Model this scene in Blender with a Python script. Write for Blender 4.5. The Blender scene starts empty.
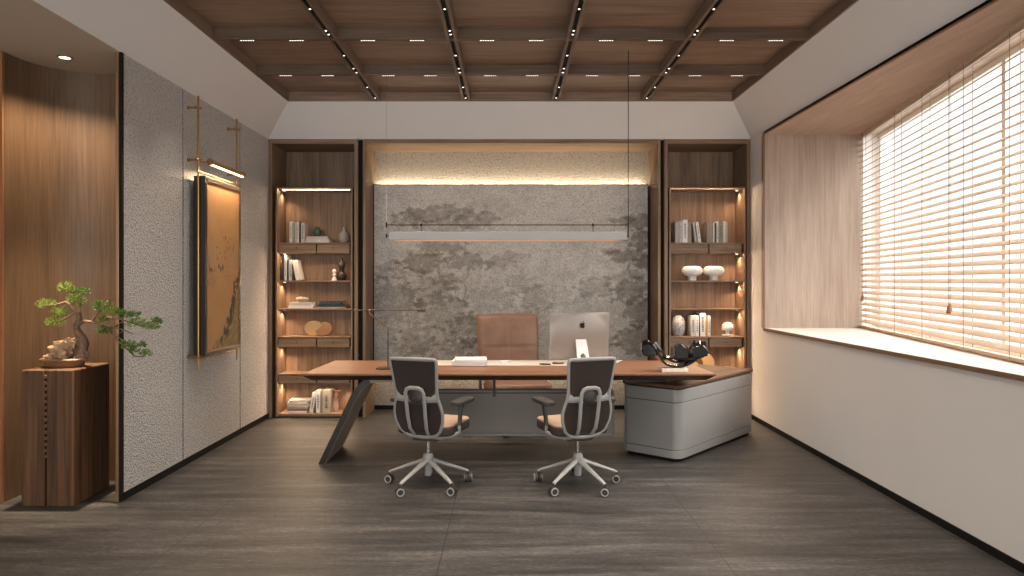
import bpy, bmesh, math, random
from mathutils import Vector, Matrix, noise as mnoise
PI = math.pi
random.seed(7)
SC = bpy.context.scene
COL = SC.collection

# ------------------------------------------------------------------ camera / world / exposure
CAMZ = 1.473
F = 711.0
cd = bpy.data.cameras.new('camera'); cam = bpy.data.objects.new('camera', cd); COL.objects.link(cam)
cam.location = (0, 0, CAMZ); cam.rotation_euler = (PI/2, 0, 0)
cd.sensor_width = 36.0; cd.lens = F/1024*36.0
cd.shift_x = 3/1024; cd.shift_y = -7/1024
cd.clip_start = 0.05; cd.clip_end = 200
SC.camera = cam
SC.view_settings.view_transform = 'Standard'
SC.view_settings.look = 'None'
SC.view_settings.gamma = 1.0
SC.view_settings.use_curve_mapping = False
SC.view_settings.exposure = 0.30
SC.cycles.use_denoising = True
SC.cycles.max_bounces = 8
SC.cycles.diffuse_bounces = 5
SC.cycles.glossy_bounces = 3
SC.cycles.transparent_max_bounces = 12
SC.cycles.caustics_reflective = False
SC.cycles.caustics_refractive = False
SC.cycles.sample_clamp_indirect = 4.0
SC.cycles.use_light_tree = True

SKY = 4.2; SKY_SIDE = 1.45; SKY_HIGH = 13.0
world = bpy.data.worlds.new('world'); SC.world = world; world.use_nodes = True
wn = world.node_tree.nodes; wl = world.node_tree.links; wn.clear()
wo = wn.new('ShaderNodeOutputWorld'); wb = wn.new('ShaderNodeBackground')
tc = wn.new('ShaderNodeTexCoord'); nz = wn.new('ShaderNodeTexNoise'); nz.inputs['Scale'].default_value = 9
nz.inputs['Detail'].default_value = 5
cr = wn.new('ShaderNodeValToRGB')
cr.color_ramp.elements[0].position = .42; cr.color_ramp.elements[0].color = (.86, .86, .80, 1)
cr.color_ramp.elements[1].position = .56; cr.color_ramp.elements[1].color = (.985, .975, 1.0, 1)
wl.new(tc.outputs['Generated'], nz.inputs['Vector']); wl.new(nz.outputs['Fac'], cr.inputs['Fac'])
wl.new(cr.outputs['Color'], wb.inputs['Color'])
# the sky is set brighter behind the camera, for frontal fill, than over the garden beside the bay
sp = wn.new('ShaderNodeSeparateXYZ'); mr = wn.new('ShaderNodeMapRange'); wl.new(tc.outputs['Generated'], sp.inputs[0]); wl.new(sp.outputs['Y'], mr.inputs['Value'])
mr.inputs['From Min'].default_value = .2; mr.inputs['From Max'].default_value = -.8; mr.inputs['To Min'].default_value = SKY_SIDE; mr.inputs['To Max'].default_value = SKY
# overcast: the upper sky is several times brighter than the horizon
mh = wn.new('ShaderNodeMapRange'); wl.new(sp.outputs['Z'], mh.inputs['Value'])
mh.inputs['From Min'].default_value = .38; mh.inputs['From Max'].default_value = .62; mh.inputs['To Min'].default_value = 0.0; mh.inputs['To Max'].default_value = SKY_HIGH
sa = wn.new('ShaderNodeMath'); sa.operation = 'MAXIMUM'; wl.new(mr.outputs[0], sa.inputs[0]); wl.new(mh.outputs[0], sa.inputs[1])
wl.new(sa.outputs[0], wb.inputs['Strength'])
wl.new(wb.outputs['Background'], wo.inputs['Surface'])

def lamp(name, typ, loc, power, color=(1, 1, 1), rot=(0, 0, 0), parent=None, **kw):
    d = bpy.data.lights.new(name, typ); d.energy = power; d.color = color
    for k, v in kw.items(): setattr(d, k, v)
    o = bpy.data.objects.new(name, d); COL.objects.link(o); o.location = loc; o.rotation_euler = rot
    if parent is not None: o.parent = parent
    return o
WARM = (1.0, .70, .44)
SOFT = (1.0, .88, .76)

# ------------------------------------------------------------------ materials
MATS = {}
def newmat(name):
    m = bpy.data.materials.new(name); m.use_nodes = True
    return m, m.node_tree.nodes, m.node_tree.links, m.node_tree.nodes['Principled BSDF']
def plain(name, col, rough=.5, metal=0.0, spec=.5, emis=None, es=1.0, var=.06, nscale=30, bump=0.0, coat=0.0):
    if name in MATS: return MATS[name]
    m, n, l, b = newmat(name)
    b.inputs['Roughness'].default_value = rough; b.inputs['Metallic'].default_value = metal
    b.inputs['Specular IOR Level'].default_value = spec
    if coat: b.inputs['Coat Weight'].default_value = coat; b.inputs['Coat Roughness'].default_value = .05
    t = n.new('ShaderNodeTexCoord'); z = n.new('ShaderNodeTexNoise'); z.inputs['Scale'].default_value = nscale; z.inputs['Detail'].default_value = 4
    l.new(t.outputs['Object'], z.inputs['Vector'])
    r = n.new('ShaderNodeValToRGB')
    r.color_ramp.elements[0].position = .3; r.color_ramp.elements[1].position = .7
    r.color_ramp.elements[0].color = tuple(c*(1-var) for c in col)+(1,)
    r.color_ramp.elements[1].color = tuple(min(1, c*(1+var)) for c in col)+(1,)
    l.new(z.outputs['Fac'], r.inputs['Fac']); l.new(r.outputs['Color'], b.inputs['Base Color'])
    if bump:
        bp = n.new('ShaderNodeBump'); bp.inputs['Strength'].default_value = bump; bp.inputs['Distance'].default_value = .004
        l.new(z.outputs['Fac'], bp.inputs['Height']); l.new(bp.outputs['Normal'], b.inputs['Normal'])
    if emis:
        b.inputs['Emission Color'].default_value = tuple(emis)+(1,); b.inputs['Emission Strength'].default_value = es
    MATS[name] = m; return m
def wood(name, c1, c2, axis='Z', rough=.5, fine=70, bump=.12, spec=.4):
    """grain runs along axis"""
    if name in MATS: return MATS[name]
    m, n, l, b = newmat(name)
    b.inputs['Roughness'].default_value = rough; b.inputs['Specular IOR Level'].default_value = spec
    t = n.new('ShaderNodeTexCoord')
    mp = n.new('ShaderNodeMapping'); s = [fine]*3; s['XYZ'.index(axis)] = fine*.035
    mp.inputs['Scale'].default_value = s
    z = n.new('ShaderNodeTexNoise'); z.inputs['Scale'].default_value = 1.0; z.inputs['Detail'].default_value = 6; z.inputs['Roughness'].default_value = .65
    mp2 = n.new('ShaderNodeMapping'); s2 = [fine*.12]*3; s2['XYZ'.index(axis)] = fine*.01
    mp2.inputs['Scale'].default_value = s2
    z2 = n.new('ShaderNodeTexNoise'); z2.inputs['Scale'].default_value = 1.0; z2.inputs['Detail'].default_value = 3; z2.inputs['Distortion'].default_value = .8
    l.new(t.outputs['Object'], mp.inputs['Vector']); l.new(mp.outputs['Vector'], z.inputs['Vector'])
    l.new(t.outputs['Object'], mp2.inputs['Vector']); l.new(mp2.outputs['Vector'], z2.inputs['Vector'])
    mx = n.new('ShaderNodeMath'); mx.operation = 'MULTIPLY_ADD'; mx.inputs[1].default_value = .62
    ml = n.new('ShaderNodeMath'); ml.operation = 'MULTIPLY'; ml.inputs[1].default_value = .38
    l.new(z2.outputs['Fac'], ml.inputs[0]); l.new(z.outputs['Fac'], mx.inputs[0]); l.new(ml.outputs[0], mx.inputs[2])
    r = n.new('ShaderNodeValToRGB'); r.color_ramp.elements[0].position = .34; r.color_ramp.elements[1].position = .66
    r.color_ramp.elements[0].color = tuple(c1)+(1,); r.color_ramp.elements[1].color = tuple(c2)+(1,)
    l.new(mx.outputs[0], r.inputs['Fac']); l.new(r.outputs['Color'], b.inputs['Base Color'])
    bp = n.new('ShaderNodeBump'); bp.inputs['Strength'].default_value = bump; bp.inputs['Distance'].default_value = .002
    l.new(z.outputs['Fac'], bp.inputs['Height']); l.new(bp.outputs['Normal'], b.inputs['Normal'])
    MATS[name] = m; return m
def textile(name, c1, c2, scale=90, bump=.6, stretch=(1, 1, 1), dist=.01, rough=.75):
    if name in MATS: return MATS[name]
    m, n, l, b = newmat(name); b.inputs['Roughness'].default_value = rough; b.inputs['Specular IOR Level'].default_value = .25
    t = n.new('ShaderNodeTexCoord'); mp = n.new('ShaderNodeMapping'); mp.inputs['Scale'].default_value = stretch
    v = n.new('ShaderNodeTexVoronoi'); v.inputs['Scale'].default_value = scale
    z = n.new('ShaderNodeTexNoise'); z.inputs['Scale'].default_value = scale*.6; z.inputs['Detail'].default_value = 4
    l.new(t.outputs['Object'], mp.inputs['Vector']); l.new(mp.outputs['Vector'], v.inputs['Vector']); l.new(mp.outputs['Vector'], z.inputs['Vector'])
    a = n.new('ShaderNodeMath'); a.operation = 'ADD'; l.new(v.outputs['Distance'], a.inputs[0]); l.new(z.outputs['Fac'], a.inputs[1])
    r = n.new('ShaderNodeValToRGB'); r.color_ramp.elements[0].position = .6; r.color_ramp.elements[1].position = 1.25
    r.color_ramp.elements[0].position = .55; r.color_ramp.elements[1].position = 1.0
    r.color_ramp.elements[0].color = tuple(c1)+(1,); r.color_ramp.elements[1].color = tuple(c2)+(1,)
    l.new(a.outputs[0], r.inputs['Fac']); l.new(r.outputs['Color'], b.inputs['Base Color'])
    bp = n.new('ShaderNodeBump'); bp.inputs['Strength'].default_value = bump; bp.inputs['Distance'].default_value = dist
    l.new(a.outputs[0], bp.inputs['Height']); l.new(bp.outputs['Normal'], b.inputs['Normal'])
    MATS[name] = m; return m

OAK1, OAK2 = (.125, .073, .043), (.335, .215, .138)
oakZ = wood('oak_upright', OAK1, OAK2, 'Z')
oakX = wood('oak_lengthwise', OAK1, OAK2, 'X')
oakY = wood('oak_deep', OAK1, OAK2, 'Y')
ceilX = wood('ceiling_oak_lit', (.165, .105, .072), (.37, .255, .185), 'X', fine=75)  # ceiling oak lightened, standing in for light from below
beamX = wood('ceiling_oak_shaded', (.090, .055, .036), (.175, .112, .076), 'X', fine=50)  # same oak darkened, shade put into the colour of the cross beams
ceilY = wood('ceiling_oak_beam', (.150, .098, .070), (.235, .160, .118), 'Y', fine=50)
bayZ = wood('bay_oak_upright', (.30, .222, .175), (.47, .362, .295), 'Z', fine=80)
bayY = wood('bay_oak_lit', (.42, .315, .25), (.62, .485, .40), 'Y', fine=80)  # bay oak lightened for the soffit, in place of bounced light
nicheZ = wood('niche_wood', (.095, .052, .027), (.180, .106, .060), 'Z', fine=60)
walX = wood('walnut_top', (.16, .072, .036), (.31, .150, .078), 'X', fine=36, rough=.42, bump=.04, spec=.3)
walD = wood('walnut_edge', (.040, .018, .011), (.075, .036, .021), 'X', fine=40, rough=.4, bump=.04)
walR = wood('walnut_return', (.085, .042, .025), (.17, .088, .052), 'X', fine=36, rough=.6, bump=.04, spec=.2)
rustic = wood('rustic_timber', (.034, .014, .006), (.19, .088, .037), 'Z', fine=34, bump=.5, rough=.65)
white_paint = plain('white_paint', (.70, .66, .63), .7, var=.01, nscale=3)
wall_paint = plain('wall_paint', (.72, .68, .655), .75, var=.015, nscale=2)
band_paint = plain('band_paint', (.78, .755, .745), .7, var=.01, nscale=3)
sill_stone = plain('sill_stone', (.80, .69, .62), .5, var=.03, nscale=60)
black_trim = plain('black_trim', (.010, .009, .008), .6, spec=.15, var=.1)
bronze = plain('bronze_trim', (.38, .22, .12), .35, metal=.8, var=.05)
brass = plain('brass', (.50, .29, .11), .3, metal=1.0, var=.05)
brassdark = plain('aged_brass', (.33, .19, .08), .35, metal=1.0)
cloth_wall = textile('grey_wallcovering', (.30, .28, .265), (.56, .535, .515), scale=72, bump=.6, dist=.012)
cloth_back = textile('beige_woven_textile', (.26, .225, .185), (.48, .42, .35), scale=75, bump=.7)
steel_dark = plain('dark_steel', (.035, .030, .026), .4, metal=.6)
olive_steel = plain('bronze_lacquer', (.29, .240, .175), .5, metal=.1, var=.03)
grey_lac = plain('grey_leather', (.225, .188, .168), .45, var=.04, nscale=200, bump=.05)
cab_lac = plain('cabinet_lacquer', (.285, .268, .258), .30, var=.01, nscale=2)
frame_grey = plain('chair_frame_grey', (.31, .293, .275), .38, var=.02)
mesh_mat = textile('chair_mesh', (.014, .009, .008), (.048, .033, .029), scale=260, bump=.3, stretch=(1, 1, 2.2), dist=.003)
seat_side = textile('chair_fabric', (.030, .018, .016), (.060, .040, .035), scale=300, bump=.3, dist=.002)
seat_top = textile('chair_seat_tan', (.28, .180, .128), (.42, .285, .205), scale=300, bump=.3, dist=.002)
arm_mat = plain('arm_rubber', (.040, .034, .031), .5)
leather = plain('tan_leather', (.25, .135, .085), .45, var=.16, nscale=7, bump=.12)
leatherdark = plain('dark_brown_leather', (.07, .038, .024), .45)
chrome = plain('chrome', (.6, .6, .6), .15, metal=1)
alu = plain('aluminium_shell', (.36, .315, .285), .42, metal=.45, var=.01, nscale=2)
aluw = plain('aluminium_stand', (.80, .79, .78), .35, metal=.25, var=.01)
logo_m = plain('logo_black', (.02, .018, .016), .2)
white_c = plain('white_ceramic', (.80, .78, .76), .35, var=.01)
paperw = plain('white_paper', (.80, .78, .76), .6, var=.02)
pad_m = plain('cream_leather_pad', (.66, .57, .49), .5, var=.02)
marble = plain('cream_marble', (.74, .66, .56), .3, var=.08, nscale=14)
blk_gloss = plain('black_glaze', (.010, .010, .010), .09, var=.1, coat=.5)
gold = plain('brushed_gold', (.80, .52, .26), .32, metal=.9, var=.03)
browndisc = plain('brown_disc', (.22, .125, .068), .4, metal=.3)
lens_e = plain('lamp_lens', (1, 1, 1), .3, emis=(1, .90, .78), es=3)
led_e = plain('led_strip', (1, 1, 1), .3, emis=(1, .80, .58), es=1.8)
pic_led = plain('picture_lamp_led', (1, 1, 1), .3, emis=(1, .72, .42), es=4)
blind_m = wood('blind_slat_wood', (.50, .355, .245), (.66, .50, .365), 'Y', fine=45, rough=.5)
cord_m = plain('blind_cord', (.30, .20, .13), .8)
tassel_m = plain('tassel_wood', (.36, .17, .075), .5)

def glassmat():
    m = bpy.data.materials.new('window_glass'); m.use_nodes = True; n = m.node_tree.nodes; l = m.node_tree.links; n.clear()
    o = n.new('ShaderNodeOutputMaterial'); mx = n.new('ShaderNodeMixShader'); tr = n.new('ShaderNodeBsdfTransparent'); g = n.new('ShaderNodeBsdfGlossy')
    lw = n.new('ShaderNodeLayerWeight'); lw.inputs['Blend'].default_value = .5; g.inputs['Roughness'].default_value = .02
    pw = n.new('ShaderNodeMath'); pw.operation = 'POWER'; pw.inputs[1].default_value = 5; l.new(lw.outputs['Facing'], pw.inputs[0])
    fr = n.new('ShaderNodeMath'); fr.operation = 'MULTIPLY_ADD'; fr.inputs[1].default_value = .85; fr.inputs[2].default_value = .03; l.new(pw.outputs[0], fr.inputs[0])
    tr.inputs['Color'].default_value = (.97, .98, .97, 1)
    l.new(fr.outputs[0], mx.inputs['Fac']); l.new(tr.outputs[0], mx.inputs[1]); l.new(g.outputs[0], mx.inputs[2]); l.new(mx.outputs[0], o.inputs['Surface'])
    return m
glass_m = glassmat()

def floormat():
    m, n, l, b = newmat('floor_stone')
    t = n.new('ShaderNodeTexCoord')
    def nz(scale, sc, det, dist=0):
        mp = n.new('ShaderNodeMapping'); mp.inputs['Scale'].default_value = sc
        z = n.new('ShaderNodeTexNoise'); z.inputs['Scale'].default_value = scale; z.inputs['Detail'].default_value = det; z.inputs['Distortion'].default_value = dist
        z.inputs['Roughness'].default_value = .62
        l.new(t.outputs['Object'], mp.inputs['Vector']); l.new(mp.outputs['Vector'], z.inputs['Vector']); return z
    a = nz(1.0, (1.1, 11, 1), 8, .5); c = nz(1.0, (9, 95, 1), 5); d = nz(1.0, (.5, 3.2, 1), 3, .6); g = nz(75, (.45, 1, 1), 3)
    def mul(x, k):
        q = n.new('ShaderNodeMath'); q.operation = 'MULTIPLY'; q.inputs[1].default_value = k; l.new(x, q.inputs[0]); return q.outputs[0]
    def add(x, y):
        q = n.new('ShaderNodeMath'); q.operation = 'ADD'; l.new(x, q.inputs[0]); l.new(y, q.inputs[1]); return q.outputs[0]
    s = add(add(mul(a.outputs['Fac'], .34), mul(c.outputs['Fac'], .28)), add(mul(d.outputs['Fac'], .16), mul(g.outputs['Fac'], .24)))
    r = n.new('ShaderNodeValToRGB'); e = r.color_ramp.elements
    e[0].position = .42; e[0].color = (.013, .012, .0115, 1); e[1].position = .64; e[1].color = (.132, .118, .108, 1)
    k = e.new(.52); k.color = (.047, .042, .039, 1)
    l.new(s, r.inputs['Fac'])
    # joints: long ones every 1.5 m, cross joints every 3 m
    sx = n.new('ShaderNodeSeparateXYZ'); l.new(t.outputs['Object'], sx.inputs[0])
    def joint(out, off, per, w):
        ad = n.new('ShaderNodeMath'); ad.operation = 'ADD'; ad.inputs[1].default_value = -off + per*50; l.new(out, ad.inputs[0])
        md = n.new('ShaderNodeMath'); md.operation = 'MODULO'; md.inputs[1].default_value = per; l.new(ad.outputs[0], md.inputs[0])
        lt = n.new('ShaderNodeMath'); lt.operation = 'LESS_THAN'; lt.inputs[1].default_value = w; l.new(md.outputs[0], lt.inputs[0]); return lt.outputs[0]
    j = n.new('ShaderNodeMath'); j.operation = 'MAXIMUM'; l.new(joint(sx.outputs['X'], -.365, 1.5, .005), j.inputs[0]); l.new(joint(sx.outputs['Y'], 1.62, 3.0, .004), j.inputs[1])
    mx = n.new('ShaderNodeMixRGB'); l.new(j.outputs[0], mx.inputs['Fac']); l.new(r.outputs['Color'], mx.inputs['Color1']); mx.inputs['Color2'].default_value = (.012, .011, .010, 1)
    l.new(mx.outputs[0], b.inputs['Base Color'])
    b.inputs['Roughness'].default_value = .45; b.inputs['Specular IOR Level'].default_value = .4
    rr = n.new('ShaderNodeMapRange'); rr.inputs['To Min'].default_value = .36; rr.inputs['To Max'].default_value = .62; l.new(s, rr.inputs['Value']); l.new(rr.outputs[0], b.inputs['Roughness'])
    bp = n.new('ShaderNodeBump'); bp.inputs['Strength'].default_value = .25; bp.inputs['Distance'].default_value = .003
    l.new(s, bp.inputs['Height']); l.new(bp.outputs['Normal'], b.inputs['Normal'])
    return m
floor_m = floormat()

# ------------------------------------------------------------------ mesh helpers
class MB:
    def __init__(s): s.bm = bmesh.new()
    def _f(s, vs):
        try: return s.bm.faces.new(vs)
        except ValueError: return None
    def box(s, x0, x1, y0, y1, z0, z1, M=None):
        v = [Vector(p) for p in ((x0,y0,z0),(x1,y0,z0),(x1,y1,z0),(x0,y1,z0),(x0,y0,z1),(x1,y0,z1),(x1,y1,z1),(x0,y1,z1))]
        if M is not None: v = [M @ p for p in v]
        b = [s.bm.verts.new(p) for p in v]
        for q in ((0,3,2,1),(4,5,6,7),(0,1,5,4),(1,2,6,5),(2,3,7,6),(3,0,4,7)): s._f([b[i] for i in q])
        return s
    def prism(s, pts, h, plane='XY', off=0.0, M=None):
        """closed outline pts (2D) extruded by h from off; plane names the outline's axes"""
        def P(a, b, c):
            p = {'XY': (a, b, c), 'XZ': (a, c, b), 'YZ': (c, a, b)}[plane]
            p = Vector(p); return M @ p if M is not None else p
        A = [s.bm.verts.new(P(a, b, off)) for a, b in pts]; B = [s.bm.verts.new(P(a, b, off+h)) for a, b in pts]
        n = len(pts); s._f(A[::-1]); s._f(B)
        for i in range(n): s._f([A[i], A[(i+1) % n], B[(i+1) % n], B[i]])
        return s
    def lathe(s, prof, seg=24, c=(0, 0, 0), sx=1, sy=1, M=None, cap=True):
        rings = []
        for r, z in prof:
            if r < 1e-5:
                p = Vector((c[0], c[1], c[2]+z)); p = M @ p if M is not None else p
                rings.append([s.bm.verts.new(p)])
            else:
                ring = []
                for k in range(seg):
                    a = 2*PI*k/seg; p = Vector((c[0]+r*sx*math.cos(a), c[1]+r*sy*math.sin(a), c[2]+z)); p = M @ p if M is not None else p
                    ring.append(s.bm.verts.new(p))
                rings.append(ring)
        for a, b in zip(rings, rings[1:]):
            for k in range(seg):
                k2 = (k+1) % seg
                if len(a) == 1 and len(b) == 1: continue
                if len(a) == 1: s._f([a[0], b[k2], b[k]])
                elif len(b) == 1: s._f([a[k], a[k2], b[0]])
                else: s._f([a[k], a[k2], b[k2], b[k]])
        if cap and len(rings[0]) > 1: s._f(rings[0][::-1])
        if cap and len(rings[-1]) > 1: s._f(rings[-1])
        return s
    def tube(s, pts, rad, seg=10, flat=1.0, up=None, closed=False):
        """tube along pts; rad number or list; flat squashes along 'up'"""
        P = [Vector(p) for p in pts]; n = len(P)
        R = rad if isinstance(rad, (list, tuple)) else [rad]*n
        rings = []; prev = None
        for i in range(n):
            if closed: t = P[(i+1) % n]-P[i-1]
            else: t = P[min(i+1, n-1)]-P[max(i-1, 0)]
            t.normalize()
            if up is not None: u = Vector(up)
            elif prev is not None: u = prev
            else: u = Vector((0, 0, 1)) if abs(t.z) < .9 else Vector((1, 0, 0))
            u = u-t*u.dot(t)
            if u.length < 1e-4: u = t.orthogonal()
            u.normalize(); prev = u; w = t.cross(u)
            rings.append([s.bm.verts.new(P[i]+(w*math.cos(2*PI*k/seg)+u*math.sin(2*PI*k/seg)*flat)*R[i]) for k in range(seg)])
        m = n if closed else n-1
        for i in range(m):
            a, b = rings[i], rings[(i+1) % n]
            for k in range(seg): s._f([a[k], a[(k+1) % seg], b[(k+1) % seg], b[k]])
        if not closed: s._f(rings[0][::-1]); s._f(rings[-1])
        return s
    def cyl(s, a, b, r, seg=16, r2=None): return s.tube([a, b], [r, r if r2 is None else r2], seg)
    def blob(s, c, r, sub=2, amp=0.0, fr=3.0, seed=0):
        g = bmesh.ops.create_icosphere(s.bm, subdivisions=sub, radius=1.0)
        for v in g['verts']:
            d = 1+amp*mnoise.noise(v.co*fr+Vector((seed*7.3, seed*1.7, seed)))
            v.co = Vector((c[0]+v.co.x*r[0]*d, c[1]+v.co.y*r[1]*d, c[2]+v.co.z*r[2]*d))
        return s
    def build(s, name, mat, parent=None, smooth=False, bevel=0.0, seg=2, sub=0, loc=None):
        bmesh.ops.recalc_face_normals(s.bm, faces=s.bm.faces)
        me = bpy.data.meshes.new(name); s.bm.to_mesh(me); s.bm.free()
        if mat is not None: me.materials.append(mat)
        if smooth:
            for p in me.polygons: p.use_smooth = True
            try: me.set_sharp_from_angle(angle=math.radians(42))
            except Exception: pass
        o = bpy.data.objects.new(name, me); COL.objects.link(o)
        if parent is not None: o.parent = parent
        if loc is not None: o.location = loc
        if bevel:
            b = o.modifiers.new('bevel', 'BEVEL'); b.width = bevel; b.segments = seg; b.limit_method = 'ANGLE'; b.angle_limit = math.radians(40)
            for p in me.polygons: p.use_smooth = True
            try: me.set_sharp_from_angle(angle=math.radians(42))
            except Exception: pass
        if sub:
            q = o.modifiers.new('subdivision', 'SUBSURF'); q.levels = sub; q.render_levels = sub
        return o
def tag(o, label, cat, group=None):
    o['label'] = label; o['category'] = cat
    if group: o['group'] = group
    return o
def empty(name, loc, label, cat, group=None, rz=0.0):
    o = bpy.data.objects.new(name, None); COL.objects.link(o); o.location = loc; o.rotation_euler = (0, 0, rz)
    o.empty_display_size = .1
    return tag(o, label, cat, group)
def struct(mb, name, mat, **k):
    o = mb.build(name, mat, **k)
    if o.parent is None: o['kind'] = 'structure'
    return o
def dup(root, loc=None, rz=None, label=None, group=None):
    r = root.copy(); COL.objects.link(r)
    if loc is not None: r.location = loc
    if rz is not None: r.rotation_euler = (0, 0, rz)
    if label: r['label'] = label
    if group: r['group'] = group
    for ch in list(root.children):
        c = ch.copy(); COL.objects.link(c); c.parent = r
        for g in list(ch.children):
            d = g.copy(); COL.objects.link(d); d.parent = c
    return r
def rrect(x0, x1, y0, y1, r, n=5):
    out = []
    for cx, cy, a0 in ((x1-r, y0+r, -90), (x1-r, y1-r, 0), (x0+r, y1-r, 90), (x0+r, y0+r, 180)):
        for k in range(n+1):
            a = math.radians(a0+90*k/n); out.append((cx+r*math.cos(a), cy+r*math.sin(a)))
    return out
def PX(px, Y): return (px-509)*Y/F
def PZ(py, Y): return CAMZ-(py-281)*Y/F

# ------------------------------------------------------------------ the room shell
XL, XR, YB, YR = -2.59, 2.60, 7.65, -2.0
WT = 3.0; TZ = 3.33; TP = 3.42
TX0, TX1, TY1 = -2.28, 2.31, 7.34
SILL, HEAD = .994, 2.97

struct(MB().box(-4.8, 2.75, YR-.1, 8.3, -.1, 0), 'floor', floor_m)
struct(MB().box(-4.8, 2.75, 8.17, 8.32, 0, 3.1), 'wall_back', cloth_back)
# ceiling: flat margins, sloping crown, recessed coffered field
c = MB()
c.box(XR, XR+.12, YR, 8.3, WT, WT+.12).box(XL, XR, YB, 8.3, WT, WT+.12)
ceil = struct(c, 'ceiling', white_paint)
c = MB(); bm = c.bm
o = [(XL, YR, WT), (XL, YB, WT), (XR, YB, WT), (XR, YR, WT)]; i_ = [(TX0, YR, TZ), (TX0, TY1, TZ), (TX1, TY1, TZ), (TX1, YR, TZ)]
for a in range(3):
    vs = [bm.verts.new(p) for p in (o[a], o[a+1], i_[a+1], i_[a])]; bm.faces.new(vs)
    vs2 = [bm.verts.new((p[0], p[1], p[2]+.04)) for p in (o[a], o[a+1], i_[a+1], i_[a])]; bm.faces.new(vs2)
MB().box(-4.8, XL, YR, 8.3, WT, WT+.12).build('lowered_ceiling', plain('warm_lit_paint', (.56, .46, .36), .7, var=.01, nscale=3), ceil)  # white ceiling tinted beige, painting in the warm light of the niche
crown = c.build('sloping_cove', band_paint, ceil)
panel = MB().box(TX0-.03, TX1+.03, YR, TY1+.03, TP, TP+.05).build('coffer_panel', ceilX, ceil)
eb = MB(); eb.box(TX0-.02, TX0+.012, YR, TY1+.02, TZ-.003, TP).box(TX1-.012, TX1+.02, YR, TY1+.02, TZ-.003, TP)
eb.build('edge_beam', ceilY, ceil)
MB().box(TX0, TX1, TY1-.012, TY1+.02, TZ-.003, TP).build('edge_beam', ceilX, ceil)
BX = [-1.36, -.44, .48, 1.40]          # long beams
BY = [5.48, 6.42, 4.54, 3.60, 2.66, 1.72, .78, -.16, -1.1]      # cross beams
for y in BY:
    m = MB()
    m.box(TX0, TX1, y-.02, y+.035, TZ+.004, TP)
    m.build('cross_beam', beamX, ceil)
for x in BX:
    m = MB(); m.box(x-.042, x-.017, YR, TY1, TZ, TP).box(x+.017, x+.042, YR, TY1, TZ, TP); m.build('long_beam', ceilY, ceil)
    MB().box(x-.017, x+.017, YR, TY1, TZ+.022, TZ+.05).build('light_track', black_trim, ceil)

# left wall: three fabric panels over a black ground, bronze edge, niche with a rounded wooden back
struct(MB().box(-2.622, -2.598, 4.768, 8.2, 0, WT), 'wall_left', black_trim)
for a, b in ((4.768, 5.640), (5.662, 6.838), (6.864, 7.66)):
    MB().box(-2.600, XL, a, b, .052, WT).build('fabric_panel', cloth_wall, bpy.data.objects['wall_left'])
struct(MB().box(-2.602, -2.583, 4.765, YB, 0, .052), 'baseboard_left', black_trim)
struct(MB().box(-2.622, -2.600, 4.735, 4.768, 0, WT), 'trim_1', bronze, bevel=.003)
struct(MB().box(-2.600, -2.583, 4.740, 4.768, 0, WT), 'trim_2', black_trim)
pts = [(-2.622, 5.24)]
for k in range(15):
    a = PI/2+PI/2*k/14; pts.append((-2.965+.4*math.cos(a), 4.84+.4*math.sin(a)))
pts.append((-3.365, 4.74))
out = [(x, y+.04) if i == 0 else (-2.965+(x+2.965)*1.1, 4.84+(y-4.84)*1.1) for i, (x, y) in enumerate(pts[:-1])]+[(-3.405, 4.74)]
struct(MB().prism(pts+out[::-1], WT, 'XY', 0), 'wall_niche', nicheZ, smooth=True)
struct(MB().box(-4.8, -3.367, 4.722, 4.80, 0, WT), 'wall_side', wood('strip_wood', (.22, .085, .030), (.36, .16, .06), 'Z'))
struct(MB().box(-4.9, -4.8, YR, 4.8, 0, 3.1), 'wall_far_left', wall_paint)

# right wall and the splayed window bay
w = MB()
w.box(XR, XR+.12, YR, 7.25, 0, SILL-.03).box(XR, XR+.12, 7.25, 8.3, 0, WT).box(XR, XR+.12, YR, 2.25, SILL-.03, WT).box(XR, XR+.1, 2.25, 7.25, HEAD, WT)
struct(w, 'wall_right', wall_paint)
struct(MB().box(2.590, 2.602, YR, YB, 0, .046), 'baseboard_right', black_trim)
EXT = .30
def bay(o):   # bay plan: triangle with a little extra depth beyond the blind
    return [(XR, 2.25), (XR, 7.25), (3.60+EXT, 7.25), (2.60+EXT, 2.25)]
struct(MB().prism(bay(0), .034, 'XY', SILL-.034), 'trim_3', sill_stone, bevel=.003)
struct(MB().prism(bay(0), .05, 'XY', HEAD-.004), 'trim_4', bayY)
struct(MB().box(XR-.001, 3.60, 7.245, 7.32, SILL, HEAD), 'trim_5', bayZ)
struct(MB().box(3.60, 3.60+EXT, 7.245, 7.33, SILL, HEAD), 'trim_6', white_paint)
brn = plain('brown_edge', (.19, .10, .06), .5)
struct(MB().box(2.588, 2.604, 2.25, 7.25, SILL-.026, SILL+.001), 'trim_7', brn)
struct(MB().box(2.588, 2.606, 7.235, 7.252, SILL, HEAD).box(2.588, 2.606, 2.25, 7.252, HEAD-.0045, HEAD+.004), 'trim_8', brn)
struct(MB().box(XR, XR+EXT+.02, 2.18, 2.25, SILL, HEAD), 'trim_9', white_paint)
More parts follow.
